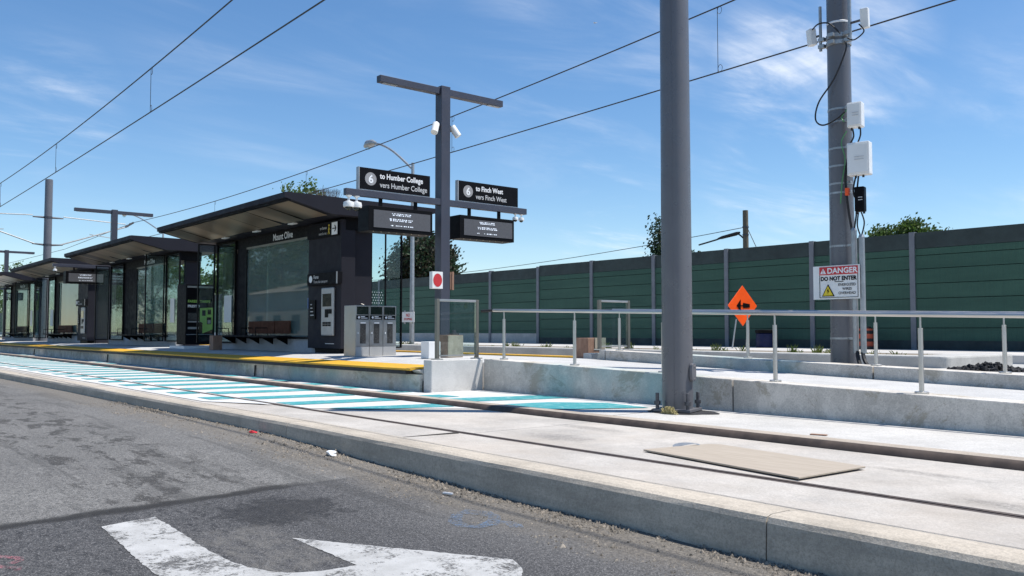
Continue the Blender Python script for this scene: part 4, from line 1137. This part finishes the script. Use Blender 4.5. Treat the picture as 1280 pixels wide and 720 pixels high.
# far left pole with cantilever brackets
lp = thing('catenary_pole', 'distant grey steel pole with wire brackets rising behind the shelter roofs at far left', 'pole', (-47.3, C, .15), 'catenary poles')
m_ = MB(); m_.lathe((-47.3, C, 0), [(.19, .15), (.175, 8.48), (.16, 8.53)], 24); m_.build('shaft', M['pole'], lp, smooth=True)
for sgn, yt in ((-1, 5.3), (1, 13.6)):
    m_ = MB(); y1 = C + sgn*.18
    m_.tube([(-47.3, y1+sgn*.5, 6.73), (-47.3, yt-sgn*.4, 6.60)], .026, 8)
    m_.tube([(-47.3, y1+sgn*.4, 5.34), (-47.3, yt+sgn*-.25, 6.50)], .034, 8)
    m_.tube([(-47.3, C+sgn*1.9, 5.95), (-47.3, yt, 5.72)], .022, 6)
    m_.build('bracket_tube', M['galv'], lp, smooth=True)
    for z, dz_ in ((6.65, 0), (5.30, .12)):
        m_ = MB(); m_.tube([(-47.3, y1, z), (-47.3, y1+sgn*.5, z+dz_*.3)], [.05, .03], 8); m_.build('insulator', M['bolt'], lp)
        if sgn > 0:
            m_ = MB(); m_.lathe((-47.3, C, z), [(.188, -.05), (.188, .05)], 20); m_.build('collar', M['bolt'], lp)
    m_ = MB(); m_.tube([(-47.3, yt-sgn*.4, 6.45), (-47.3, yt, 6.72)], .05, 8); m_.build('wire_clamp', M['bolt'], lp)

# registration arm top right over the far track
ra = thing('registration_arm', 'thin steel arm holding the overhead wire at the upper right', 'bracket', (-5.7, 12.6, 6.0))
m_ = MB(); m_.tube([(-6.45, 11.55, 7.05), (-5.67, 13.35, 6.20)], .022, 8); m_.build('arm', M['galv'], ra, smooth=True)
m_ = MB(); m_.tube([(-5.67, 13.35, 6.20), (-5.67, 13.42, 6.10)], .035, 8); m_.build('wire_clamp', M['bolt'], ra)

# ------------------------------------------------------------------ overhead wires
def wire(name, label, pts, r, y):
    xs_ = []
    m_ = MB(); m_.tube([(x, yy, z) for x, yy, z in pts], r, 6)
    tag(m_.build(name, M['wire'], smooth=True), label, 'overhead wire', 'overhead tram wires')
def quad(x, a, b, c): return a + b*x + c*x*x
def mk(pts, y, ext):
    (xa, za), (xb, zb), (xc, zc) = pts
    out = []
    for k in range(41):
        x = ext[0] + (ext[1]-ext[0])*k/40
        z = za*(x-xb)*(x-xc)/((xa-xb)*(xa-xc)) + zb*(x-xa)*(x-xc)/((xb-xa)*(xb-xc)) + zc*(x-xa)*(x-xb)/((xc-xa)*(xc-xb))
        out.append((x, y, z))
    return out
nm = mk([(-14.1, 6.657), (-26.7, 6.304), (-47.3, 6.62)], 5.57, (-47.3, 4))
nc = mk([(-10.8, 5.672), (-26.6, 5.50), (-47.3, 5.45)], 5.57, (-47.3, 4))
fm_ = mk([(-9.68, 7.258), (-27.2, 6.527), (-46.0, 6.62)], 13.4, (-47.3, 4))
fc = mk([(-5.7, 6.077), (-20.6, 5.798), (-47.3, 5.72)], 13.4, (-47.3, 4))
wire('overhead_wire', 'upper of the two overhead wires above the near track', nm, .014, 0)
wire('overhead_wire', 'lower of the two overhead wires above the near track', nc, .013, 0)
wire('overhead_wire', 'upper of the two overhead wires above the far track', fm_, .014, 0)
wire('overhead_wire', 'lower of the two overhead wires above the far track', fc, .013, 0)
for ya, yb, za, zb, lb in ((5.57, 5.3, 6.62, 6.3, 'near'), (13.4, 13.6, 6.62, 6.5, 'far')):
    m_ = MB(); m_.tube([(-47.3, ya, za), (-62, yb, zb-.1), (-95, ya, za+.1)], .014, 6)
    tag(m_.build('overhead_wire', M['wire']), f'upper overhead wire running on past the distant pole over the {lb} track', 'overhead wire', 'overhead tram wires')
    m_ = MB(); m_.tube([(-47.3, ya, 5.5), (-95, ya, 5.5)], .013, 6)
    tag(m_.build('overhead_wire', M['wire']), f'lower overhead wire running on past the distant pole over the {lb} track', 'overhead wire', 'overhead tram wires')
def interp(w, x):
    for (x0, _, z0), (x1, _, z1) in zip(w, w[1:]):
        if x0 <= x <= x1: return z0+(z1-z0)*(x-x0)/(x1-x0)
    return w[0][2]
for (wa, wb, y, xs_) in ((nm, nc, 5.57, ((-18.4, 'left of the nearest shelter roof, high above the track'), (-26.7, 'near the left edge, above the second shelter'), (-35.0, 'at the very left edge above the near track'))),
                         (fm_, fc, 13.4, ((-10.07, 'between the two tall grey poles'), (-18.7, 'just right of the T post'), (-27.2, 'above the nearest shelter roof'), (-35.5, 'above the left tip of the nearest roof')))):
    for x, lb in xs_:
        za, zb = interp(wa, x), interp(wb, x)
        m_ = MB(); m_.tube([(x, y, za), (x, y, zb)], .006, 5)
        for z, sg_ in ((za, -1), (zb, 1)):
            m_.tube([(x+.05*math.cos(t)+.05, y, z+sg_*.07+.07*math.sin(t)) for t in [2*math.pi*k/10 for k in range(11)]], .005, 4)
        tag(m_.build('wire_dropper', M['wire']), 'thin looped dropper wire hanging ' + lb, 'dropper wire', 'droppers between the overhead wires')

# ------------------------------------------------------------------ beyond the tracks
bw = thing('median_barrier', 'long low grey concrete barrier wall with rounded end beyond the far track', 'barrier', (-40, 17.2, 0))
m_ = MB(); pts = []
x1, y0, y1 = -7.55, 17.0, 17.55
m_.prism([(-150, y0, .05), (x1-.12, y0, .05), (x1-.03, y0+.05, .05), (x1, y0+.15, .05), (x1, 20.1, .05), (x1-.1, 20.2, .05), (-8.39, 20.2, .05), (-8.39, y1, .05), (-150, y1, .05)], (0, 0, .55)); m_.build('wall', M['barrier'], bw, bevel=.04)
MB().box(-150, -8.4, 17.56, 20.2, .1, .56).build('planting_bed', M['soil'])
tag(bpy.data.objects['planting_bed'], kind='structure')
m_ = MB(); m_.box(-8.3, 40, 15.2, 15.75, .1, .395); 
lk = tag(m_.build('low_kerb', M['barrier'], bevel=.03), 'low rounded concrete kerb below the end of the grey barrier', 'kerb')
m_ = MB(); r_ = random.Random(12); 
for k in range(260):
    a_ = r_.uniform(0, 6.28); d = r_.random()**.6
    x = -6.62 + .72*d*math.cos(a_); y = 16.6 + .35*d*math.sin(a_)
    s_ = r_.uniform(.04, .09); z = .37 + (1-d)*.15*r_.random()
    m_.obox((x, y, z), s_, s_*.8, s_*.7, (r_.random()*3, r_.random()*3, r_.random()*3))
tag(m_.build('rubble_pile', M['rubble'], bevel=.006), 'heap of black broken asphalt past the end of the grey barrier', 'rubble heap')
MB().box(-8.2, 20, 15.8, 17.4, .1, .37).build('gravel_patch', M['slab_white']); tag(bpy.data.objects['gravel_patch'], kind='structure')

# weeds on the barrier bed
m_ = MB(); r_ = random.Random(21)
for k in range(260):
    x = -8.6 - 62*r_.random()**1.2; y = 17.6 + r_.random()**2*1.4
    big = r_.random() < .22
    h0 = r_.uniform(.12, .24) if big else r_.uniform(.04, .10)
    for j in range(16 if big else 8):
        a_ = r_.uniform(0, 6.28); l_ = h0*r_.uniform(.5, 1); sp_ = h0*r_.uniform(.1, .7)
        bx_ = x + r_.uniform(-.08, .08); by_ = y + r_.uniform(-.06, .06)
        w = .010
        tx_, ty_ = math.cos(a_)*sp_, math.sin(a_)*sp_
        m_.add([(bx_-w*math.sin(a_), by_+w*math.cos(a_), .555), (bx_+w*math.sin(a_), by_-w*math.cos(a_), .555), (bx_+tx_*.5, by_+ty_*.5, .555+l_*.7), (bx_+tx_, by_+ty_, .555+l_*.9)], [(0, 1, 2), (0, 2, 3)])
for x in (-11.35, -10.72, -10.2, -13.5, -21.3, -17.2, -16.4):
    for j in range(46):
        a_ = r_.uniform(0, 6.28); l_ = r_.uniform(.08, .26); sp_ = r_.uniform(.01, .12)
        bx_ = x + r_.uniform(-.07, .07); by_ = 17.75 + r_.uniform(-.1, .1); w = .012
        m_.add([(bx_-w, by_, .555), (bx_+w, by_, .555), (bx_+math.cos(a_)*sp_*.5, by_+math.sin(a_)*sp_*.5, .555+l_*.7), (bx_+math.cos(a_)*sp_, by_+math.sin(a_)*sp_, .555+l_)], [(0, 1, 2), (0, 2, 3)])
tag(m_.build('weeds', M['weed']), 'sparse green weeds and grass growing behind the grey barrier', 'weeds', kind='stuff')

# noise wall: posts and panels
WYW = 33.0; ztop = 4.83
nw = thing('noise_wall', 'tall dark green noise barrier wall with grey steel posts across the far side', 'wall', (-40, WYW, .38))
f_ = WYW/30
px_ = [-14.412, -18.287, -22.228, -26.211, -30.173, -34.121, -38.146]
posts = [x*f_ for x in px_]
step = 4.36
while posts[0] < 60: posts.insert(0, posts[0]+step)
while posts[-1] > -235: posts.append(posts[-1]-step)
prof_ = [.38, .72, 1.20, 1.75, 2.30, 2.85, 3.40, 3.95, 4.26, ztop]
np_ = 0
for xa, xb in zip(posts[1:], posts[:-1]):
    xc = (xa+xb)/2
    lift = 0 if xc > -37.2 else -.10
    if xc > -2: lift = .0
    m_ = MB()
    zz = [.72] + [1.20, 1.76, 2.32, 2.88, 3.44, 3.95, 4.22]
    for z0, z1 in zip(zz, zz[1:]):
        j = rnd.uniform(-.012, .012)
        m_.box(xa+.10, xb-.10, WYW+j, WYW+.12+j, z0+.012+lift, z1-.012+lift)
    big = -120 < xc < 12
    p = m_.build('wall_panel', M['green'], nw)
    m_ = MB(); m_.box(xa+.10, xb-.10, WYW+.005, WYW+.12, 4.222+lift, ztop+lift); m_.build('top_panel', M['green_dark'], nw)
    conc = xc < -36
    m_ = MB(); m_.box(xa+.10, xb-.10, WYW-.01, WYW+.14, .34, (.95 if conc else .73)+lift*0); m_.build('base_panel', M['barrier'] if conc else M['green_base'], nw)
    if conc: pass
bk = MB(); bk.box(posts[-1], posts[0], WYW+.13, WYW+.16, .36, 4.6); bk.build('backing', M['green_base'], nw)
for x in posts:
    m_ = MB(); m_.box(x-.10, x+.10, WYW-.06, WYW+.2, .34, ztop+.03 + (0 if x > -37.2 else -.08)); m_.build('post', M['steel_post'], nw)

# street lamps
def street_lamp(x, y, z0, zt, arm, label, sign=False):
    t_ = thing('street_lamp', label, 'street lamp', (x, y, z0), 'street lamps')
    m_ = MB(); m_.lathe((x, y, 0), [(.095, z0), (.085, z0+2), (.06, zt)], 14); m_.build('pole', M['galv'], t_, smooth=True)
    m_ = MB(); hx, hz = x+arm[0], zt+arm[1]
    m_.tube(cable([(x, y, zt-.25), (x+arm[0]*.45, y+arm[2]*.35, zt+arm[1]*.50), (x+arm[0]*.78, y+arm[2]*.75, zt+arm[1]*.87), (hx, y+arm[2], hz)]), .045, 8); m_.build('arm', M['galv'], t_, smooth=True)
    m_ = MB(); m_.tube([(hx+.15, y+arm[2], hz+.0), (hx-.1, y+arm[2], hz+.05), (hx-.45, y+arm[2], hz+.06), (hx-.72, y+arm[2], hz+.0)], [.06, .14, .16, .06], 10); m_.build('lamp_head', M['galv'], t_, smooth=True)
    m_ = MB(); m_.lathe((hx-.45, y+arm[2], hz-.10), [(.06, -.06), (.12, 0), (.12, .05)], 10); m_.build('lens', M['glass'], t_)
    return t_
sl = street_lamp(-27.65, 18, .555, 7.45, (-2.9, 1.22, 0), 'tall grey street lamp behind the nearest shelter, small red sign on its pole')
rs = thing('parking_sign', 'small white and red sign on the near street lamp pole', 'sign', (-27.6, 17.8, 1.6))
m_ = MB(); m_.box(-28.02, -27.2, 17.80, 17.82, 1.42, 1.80); m_.build('plate', M['white_paint'], rs)
m_ = MB(); m_.text('NO', .17, (-27.61, 17.795, 1.62), (1,0,0), (0,0,1), .004, 0, 'CENTER'); m_.text('STOPPING', .12, (-27.61, 17.795, 1.49), (1,0,0), (0,0,1), .003, 0, 'CENTER'); m_.build('lettering', M['red'], rs)
m_ = MB(); m_.box(-27.95, -27.85, 17.83, 17.85, 1.35, 1.86); m_.box(-27.4, -27.3, 17.83, 17.85, 1.35, 1.86); m_.build('bracket', M['galv'], rs)
street_lamp(-62.6, 20, .5, 8.2, (-9.0, 2.0, 0), 'distant grey street lamp arching beside the second T post')

# orange work sign, barrels
rs = thing('roadwork_sign', 'orange diamond roadwork sign on two thin legs before the green wall', 'sign', (-21.6, 30.2, .38))
yaw = R(86); ux = Vector((math.cos(yaw), math.sin(yaw), 0)); nn = Vector((math.sin(yaw), -math.cos(yaw), 0)); uz = Vector((0, 0, 1))
cc = Vector((-21.45, 30.0, 2.12)); d = .90; hd = .83
m_ = MB(); m_.prism([cc-ux*d, cc-uz*hd, cc+ux*d, cc+uz*hd], -nn*.03); m_.build('face', M['orange'], rs, bevel=.012)
m_ = MB(); o = cc+nn*.012
for q in ([(-.32, .02), (.0, .02), (.0, .12), (.42, .07), (.42, -.07), (.0, -.10), (.0, -.02), (-.32, -.02)], [(-.40, .0), (-.14, .26), (-.14, -.28)]):
    m_.prism([o+ux*a_+uz*b_ for a_, b_ in q], nn*.004)
m_.build('arrow', M['black'], rs)
m_ = MB()
for s_ in (-.35, .35):
    m_.tube([cc+ux*s_-uz*.55-nn*.05, cc+ux*s_*1.25-nn*.1+Vector((-.10, 0, -1.74))], .03, 6)
m_.build('leg', M['galv'], rs)
dr = thing('barrel', 'dark navy blue barrel near the foot of the green wall', 'barrel', (-21.7, 32, .38))
m_ = MB(); m_.lathe((-21.72, 32.0, 0), [(.40, .38), (.44, .42), (.42, .62), (.44, .66), (.42, .90), (.43, .96), (.40, 1.0)], 20); m_.build('drum', M['barrel_blue'], dr, smooth=True)
m_ = MB(); m_.lathe((-21.72, 32.0, 0), [(.46, 1.0), (.46, 1.12), (.40, 1.15)], 20); m_.build('lid', M['black'], dr, smooth=True)
dr = thing('traffic_drum', 'orange and black striped traffic drum seen between the handrail posts', 'traffic drum', (-17.2, 32, .38))
for k, (z0, z1, mt, r0) in enumerate(((.38, .50, 'rubber', .42), (.50, .68, 'drum_orange', .34), (.68, .80, 'rubber', .33), (.80, .98, 'drum_orange', .32), (.98, 1.10, 'rubber', .31), (1.10, 1.18, 'drum_orange', .29), (1.18, 1.26, 'rubber', .22))):
    m_ = MB(); m_.lathe((-17.3, 32.0, 0), [(r0, z0+.002), (r0, z1-.002)], 18); m_.build('band', M[mt], dr, smooth=True)

# utility pole with lamp arm and service lines
up = thing('utility_pole', 'weathered wooden utility pole with a black lamp arm beyond the green wall', 'utility pole', (-31.9, 45, .3))
m_ = MB(); m_.lathe((-31.9, 45, 0), [(.20, .3), (.165, 8.49)], 14); m_.build('pole', M['util_wood'], up, smooth=True)
m_ = MB(); m_.tube(cable([(-31.95, 44.9, 6.75), (-32.6, 44.9, 7.12), (-34.0, 44.9, 6.85), (-35.4, 44.9, 6.62)]), .05, 6); m_.build('lamp_arm', M['rubber'], up, smooth=True)
m_ = MB(); m_.tube([(-32.25, 44.9, 7.15), (-32.5, 44.9, 7.10), (-33.6, 44.9, 6.95), (-33.9, 44.9, 6.9)], [.06, .12, .10, .05], 8); m_.build('lamp_head', M['rubber'], up, smooth=True)
m_ = MB(); m_.lathe((-31.9, 45, 0), [(.20, 7.42), (.20, 7.5)], 10); m_.lathe((-31.9, 45, 0), [(.2, 6.95), (.2, 7.02)], 10); m_.build('clamp', M['bolt'], up)
for (xa, za), (xb, zb), yy, yb, sag, lb in (((-31.9, 7.46), (-95, 6.9), 45, 47, .9, 'thin service wire running left from the utility pole above the green wall'), ((-31.8, 7.46), (-30.3, 4.6), 45, 45, .05, 'short guy wire dropping right of the wooden utility pole')):
    sw = MB(); P = []
    for k in range(21):
        t = k/20; P.append((xa+(xb-xa)*t, yy+(yb-yy)*t, za+(zb-za)*t - sag*4*t*(1-t)))
    sw.tube(P, .022, 5)
    tag(sw.build('service_line', M['wire']), lb, 'cable')

# ------------------------------------------------------------------ trees
def tree(name, x, y, z0, blobs, nleaf, size, mats, label, seed, trunk_r=.25, limbs=7, conifer=False):
    r_ = random.Random(seed)
    t_ = thing(name, label, 'tree', (x, y, z0), 'trees beyond the green wall')
    top = max(b[2]+b[3]*.6 for b in blobs)
    m_ = MB(); m_.tube([(x, y, z0), (x+.15, y, z0+(top-z0)*.4), (x, y+.1, z0+(top-z0)*.75), (x+.1, y, top-.3)], [trunk_r, trunk_r*.75, trunk_r*.45, trunk_r*.15], 8)
    for b in blobs[:limbs]:
        st_ = Vector((x, y, z0+(b[2]-z0)*.55)); e = Vector(b[:3])
        m_.tube([st_, (st_+e)/2+Vector((0, 0, .2)), e], [trunk_r*.45, trunk_r*.3, trunk_r*.1], 6)
    m_.build('trunk', M['bark'], t_, smooth=True)
    m_ = MB()
    tot = sum(b[3]**2 for b in blobs)
    for b in blobs:
        c = Vector(b[:3]); R_ = b[3]
        nb = int(nleaf*R_*R_/tot)
        for cl in range(max(3, nb//14)):
            d = Vector((r_.gauss(0, 1), r_.gauss(0, 1), r_.gauss(0, 1))).normalized()
            rr_ = R_*(r_.random()**.45)*(1+.22*noise.noise(d*2.2+c))
            cc_ = c + Vector((d.x*rr_, d.y*rr_, d.z*rr_*.85))
            mi = 0 if r_.random() < .6 else 1
            for k in range(14):
                p = cc_ + Vector((r_.gauss(0, 1), r_.gauss(0, 1), r_.gauss(0, .7)))*size*1.15
                a_ = Vector((r_.gauss(0, 1), r_.gauss(0, 1), r_.gauss(0, .6))).normalized(); u_ = a_.orthogonal().normalized(); w_ = a_.cross(u_)
                s_ = size*r_.uniform(.5, 1.1); m_.mi = mi
                m_.add([p-u_*s_*.5, p+w_*s_*.32, p+u_*s_*.6, p-w_*s_*.32], [(0, 1, 2, 3)])
    m_.build('crown', mats, t_)
    return t_
def cloud_blobs(x, y, z, rx, rz, n_, r0, seed, ry=None):
    r_ = random.Random(seed); out = []
    for k in range(n_):
        a_ = r_.uniform(0, 6.28); d = r_.random()**.5; e = r_.uniform(-1, 1)
        s_ = math.sqrt(max(0, 1-e*e*.8))
        out.append((x+rx*d*math.cos(a_)*s_, y+(ry or rx)*d*math.sin(a_)*s_, z+rz*e, r0*r_.uniform(.7, 1.15)))
    return out
G2 = [M['leaf_green'], M['leaf_olive']]
tree('copper_tree', -72.3, 48, .3, cloud_blobs(-72.3, 48, 6.7, 4.4, 2.7, 22, 1.5, 4) + [(-72, 48, 9.3, 1.2), (-75.5, 48, 6, 1.4), (-67.9, 48, 6.6, 1.5), (-68.3, 48, 5.2, 1.6), (-69.2, 48, 8.2, 1.4), (-76.2, 48, 7.6, 1.3), (-77, 48, 5, 1.6)], 26000, .40, [M['leaf_copper'], M['leaf_dark']], 'round dark copper-leaved tree behind the nearest T post', 11)
tree('leafy_tree', -21.2, 44, .3, cloud_blobs(-21.6, 44, 5.2, 1.6, 1.0, 18, .72, 8) + [(-20.15, 44, 5.75, .42), (-22.7, 44, 5.5, .5), (-21.2, 44, 6.35, .5)], 20000, .20, G2, 'bright green leafy tree top above the wall at the right', 15, .14)
con = [(-40.55, 47, 3.5+.62*k, 1.25-.105*k) for k in range(10)]
tree('conifer_tree', -40.55, 47, .3, con, 5200, .24, [M['leaf_dark'], M['leaf_dark']], 'dark sparse conifer beside the large grey pole above the wall', 19, .16, 10)
tree('leafy_tree', -37.2, 46, .3, cloud_blobs(-37.4, 46, 5.3, 2.3, .8, 12, .75, 31), 6000, .22, [M['leaf_olive'], M['leaf_dark']], 'low olive green tree top just above the wall by the wooden pole', 23, .14)
tree('leafy_tree', -91, 44, .3, cloud_blobs(-91.5, 44, 10, 5.5, 5.4, 26, 1.7, 17) + [(-93.4, 44, 17.0, 1.1), (-88.9, 44, 16.9, 1.0), (-89.8, 44, 15.6, 1.2), (-87.2, 44, 16.0, .8)], 13000, .42, G2, 'tall green tree peeping over the nearest shelter roof', 27, .3)
tw = thing('bare_tree', 'bare twiggy tree top above the nearest shelter roof', 'tree', (-83.2, 44, .3))
m_ = MB(); r_ = random.Random(5); m_.tube([(-84.5, 44, .3), (-84.5, 44, 11.6)], [.2, .06], 6)
def twig(p, d, l_, dep):
    q = p + d*l_; m_.tube([p, q], [.008*dep+.006, .008*(dep-1)+.006], 4, False)
    if dep > 0:
        for _ in range(3):
            twig(q, (d + Vector((r_.uniform(-.7, .7), r_.uniform(-.5, .5), r_.uniform(-.1, .5)))).normalized(), l_*.72, dep-1)
for k in range(7): twig(Vector((-84.5, 44, 11.6)), Vector((r_.uniform(-.9, .9), r_.uniform(-.3, .3), 1)).normalized(), 1.75, 4)
m_.build('trunk', M['bark'], tw)
for i, (x, y, z, rx, rz, sd, lb) in enumerate(((-103, 47, 8.8, 5.5, 4.2, 41, 'broad green tree seen through the window of the nearest shelter'), (-115, 48, 8.8, 6, 3.6, 42, 'green tree seen through glass left of the nearest bench'),
        (-150, 48, 7, 8, 5, 43, 'green tree seen through the second shelter'), (-185, 50, 8, 9, 6, 44, 'green tree behind the third shelter'), (-235, 52, 9, 12, 7, 45, 'pale green tree mass behind the shelters at the far left'), (-330, 60, 11, 20, 9, 46, 'distant green tree at the far left edge'))):
    tree('leafy_tree', x, y, .3, cloud_blobs(x, y, z, rx, rz, 16, rx*.34, sd), 9000, .5+.06*i, G2, lb, sd, .3)

for i, (x, y, z, rx, rz, sd, lb) in enumerate(((-96, -26, 9.0, 6, 4.6, 61, 'broad leafy tree mirrored in the middle of the nearest shelter window'), (-110, -27, 8.5, 6.5, 4.4, 62, 'leafy tree mirrored at the left side of the nearest shelter window'),
        (-82, -25, 10.5, 4.5, 4.2, 63, 'tall leafy tree mirrored at the right side of the nearest shelter window'), (-150, -28, 8, 9, 5, 64, 'leafy tree mirrored in the second shelter window'))):
    t_ = tree('leafy_tree', x, y, .0, cloud_blobs(x, y, z, rx, rz, 16, rx*.32, sd), 8000, .5, G2, lb, sd, .3)
    t_['group'] = 'trees across the road'
hs_ = thing('beige_house', 'low beige building mirrored in the nearest shelter window', 'building', (-82, -22, 0))
m_ = MB(); m_.box(-96, -76, -32, -22, -.1, 5.2); m_.build('wall', M['plywood'], hs_)
m_ = MB(); m_.prism([(-96.5, -21.4, 5.2), (-96.5, -27, 6.6), (-96.5, -32.6, 5.2)], (21, 0, 0)); m_.build('roof', M['rail_tan'], hs_)
for k in range(4):
    m_ = MB(); m_.box(-94+4.6*k, -92.2+4.6*k, -22.01, -21.95, 1.2, 2.8); m_.build('window', M['screen_dark'], hs_)

# airplane
ap = thing('airplane', 'tiny white airplane high in the sky left of the large pole', 'airplane', (-1492, 1500, 757))
m_ = MB(); c = Vector((-1492, 1500, 757)); ax = Vector((.77, .64, 0)); ay = Vector((-.64, .77, 0))
m_.tube([c-ax*5, c-ax*3.5, c+ax*3.5, c+ax*5], [.2, .75, .75, .3], 8); m_.build('fuselage', M['white_paint'], ap, smooth=True)
m_ = MB(); m_.prism([c+ax*1.2, c-ay*5.5-ax*1.5, c-ay*5.5-ax*2.2, c-ax*1.2, c+ay*5.5-ax*2.2, c+ay*5.5-ax*1.5], (0, 0, .25)); m_.build('wing', M['white_paint'], ap)
m_ = MB(); m_.prism([c-ax*3.8+Vector((0, 0, .3)), c-ax*4.9+Vector((0, 0, .3)), c-ax*5.2+Vector((0, 0, 2.2)), c-ax*4.6+Vector((0, 0, 2.2))], ay*.2); m_.build('tail_fin', M['white_paint'], ap)

# ------------------------------------------------------------------ light, sky, camera
EL, AZ = R(67), R(45)      # sun height; direction measured from +X towards +Y
sd = Vector((math.cos(EL)*math.cos(AZ), math.cos(EL)*math.sin(AZ), math.sin(EL)))
sun = bpy.data.lights.new('sun', 'SUN'); sun.energy = 5.0; sun.angle = R(.53); sun.color = (1, .96, .90)
so = bpy.data.objects.new('sun', sun); COL.objects.link(so)
so.rotation_euler = (-sd).to_track_quat('-Z', 'Y').to_euler()
W = bpy.data.worlds.new('World'); S.world = W; W.use_nodes = True
nt = W.node_tree; nd = nt.nodes; ln = nt.links
bg = nd['Background']
sky = nd.new('ShaderNodeTexSky'); sky.sky_type = 'NISHITA'; sky.sun_disc = False
sky.sun_elevation = EL; sky.sun_rotation = R(90)-AZ
sky.air_density = 1.0; sky.dust_density = .05; sky.ozone_density = 3.5; sky.altitude = 100
tc = nd.new('ShaderNodeTexCoord')
def vmath(op, a, b=None):
    m = nd.new('ShaderNodeVectorMath'); m.operation = op
    ln.new(a, m.inputs[0])
    if b is not None:
        if isinstance(b, tuple): m.inputs[1].default_value = b
        else: ln.new(b, m.inputs[1])
    return m
def mth(op, a, b=0.0):
    m = nd.new('ShaderNodeMath'); m.operation = op
    for i, v in enumerate((a, b)):
        if isinstance(v, (int, float)): m.inputs[i].default_value = v
        else: ln.new(v, m.inputs[i])
    return m.outputs[0]
sx_ = nd.new('ShaderNodeSeparateXYZ'); ln.new(tc.outputs['Generated'], sx_.inputs[0])
zc = mth('MAXIMUM', mth('ADD', sx_.outputs[2], .08), .05)
cx_ = nd.new('ShaderNodeCombineXYZ'); ln.new(mth('DIVIDE', sx_.outputs[0], zc), cx_.inputs[0]); ln.new(mth('DIVIDE', sx_.outputs[1], zc), cx_.inputs[1])
def cloud_noise(scale, rot, st, detail, lo, hi, loc=(0, 0, 0)):
    mp = nd.new('ShaderNodeMapping'); mp.inputs['Rotation'].default_value = (0, 0, rot); mp.inputs['Scale'].default_value = st; mp.inputs['Location'].default_value = loc
    ln.new(cx_.outputs[0], mp.inputs[0])
    n = nd.new('ShaderNodeTexNoise'); n.inputs['Scale'].default_value = scale; n.inputs['Detail'].default_value = detail; n.inputs['Roughness'].default_value = .62; n.inputs['Distortion'].default_value = .7
    ln.new(mp.outputs[0], n.inputs['Vector'])
    r = nd.new('ShaderNodeMapRange'); r.interpolation_type = 'SMOOTHSTEP'; ln.new(n.outputs['Fac'], r.inputs[0]); r.inputs[1].default_value = lo; r.inputs[2].default_value = hi
    return r.outputs[0]
def blob(d, width):
    v = Vector(d).normalized()
    dp = vmath('DOT_PRODUCT', tc.outputs['Generated'], tuple(v))
    r = nd.new('ShaderNodeMapRange'); r.interpolation_type = 'SMOOTHSTEP'; ln.new(dp.outputs['Value'], r.inputs[0])
    r.inputs[1].default_value = math.cos(width); r.inputs[2].default_value = math.cos(width*.15)
    return r.outputs[0]
wisp = cloud_noise(1.5, R(25), (1.0, .38, 1), 9, .44, .74)
fine = cloud_noise(4.2, R(60), (1.0, .5, 1), 8, .38, .70, (3, 1, 0))
CL = [((-.4954,.8246,.2736), .135, .80), ((-.529,.8308,.1704), .11, .72), ((-.6706,.6793,.298), .18, .34), ((-.9606,.2266,.1610), .0, 0), ((-.955,.19,.225), .085, .60), ((-.69,.714,.12), .07, .75), ((-.867,.484,.11), .035, .9), ((-.86,.40,.31), .2, .14), ((-.30,.93,.2), .14, .3)]
tot = None
for d, w, k in CL:
    if k == 0: continue
    b_ = mth('MULTIPLY', blob(d, w), k)
    tot = b_ if tot is None else mth('MAXIMUM', tot, b_)
cf = mth('MULTIPLY', mth('MULTIPLY', tot, wisp), mth('ADD', mth('MULTIPLY', fine, .7), .35))
cf = mth('MINIMUM', mth('ADD', cf, mth('MULTIPLY', wisp, .03)), .9)
mixc = nd.new('ShaderNodeMix'); mixc.data_type = 'RGBA'
ln.new(cf, mixc.inputs[0])
hs = nd.new('ShaderNodeHueSaturation'); hs.inputs['Saturation'].default_value = 1.16; hs.inputs['Value'].default_value = 1.0
ln.new(sky.outputs[0], hs.inputs['Color'])
ln.new(hs.outputs[0], mixc.inputs[6]); mixc.inputs[7].default_value = (7.4, 7.7, 8.2, 1)
ln.new(mixc.outputs[2], bg.inputs['Color'])
bg.inputs['Strength'].default_value = .124

cam = bpy.data.cameras.new('camera'); cam.sensor_width = 36; cam.lens = 36*1090/1280; cam.clip_end = 6000; cam.clip_start = .05
co = bpy.data.objects.new('camera', cam); COL.objects.link(co)
co.location = (0, 0, 1.08)
co.rotation_euler = (R(90+2.8362), 0, R(90-39.6052))
S.camera = co
S.view_settings.view_transform = 'Standard'; S.view_settings.look = 'None'; S.view_settings.gamma = 1; S.view_settings.exposure = 0.28
S.view_settings.use_curve_mapping = False
S.cycles.max_bounces = 8; S.cycles.transparent_max_bounces = 12
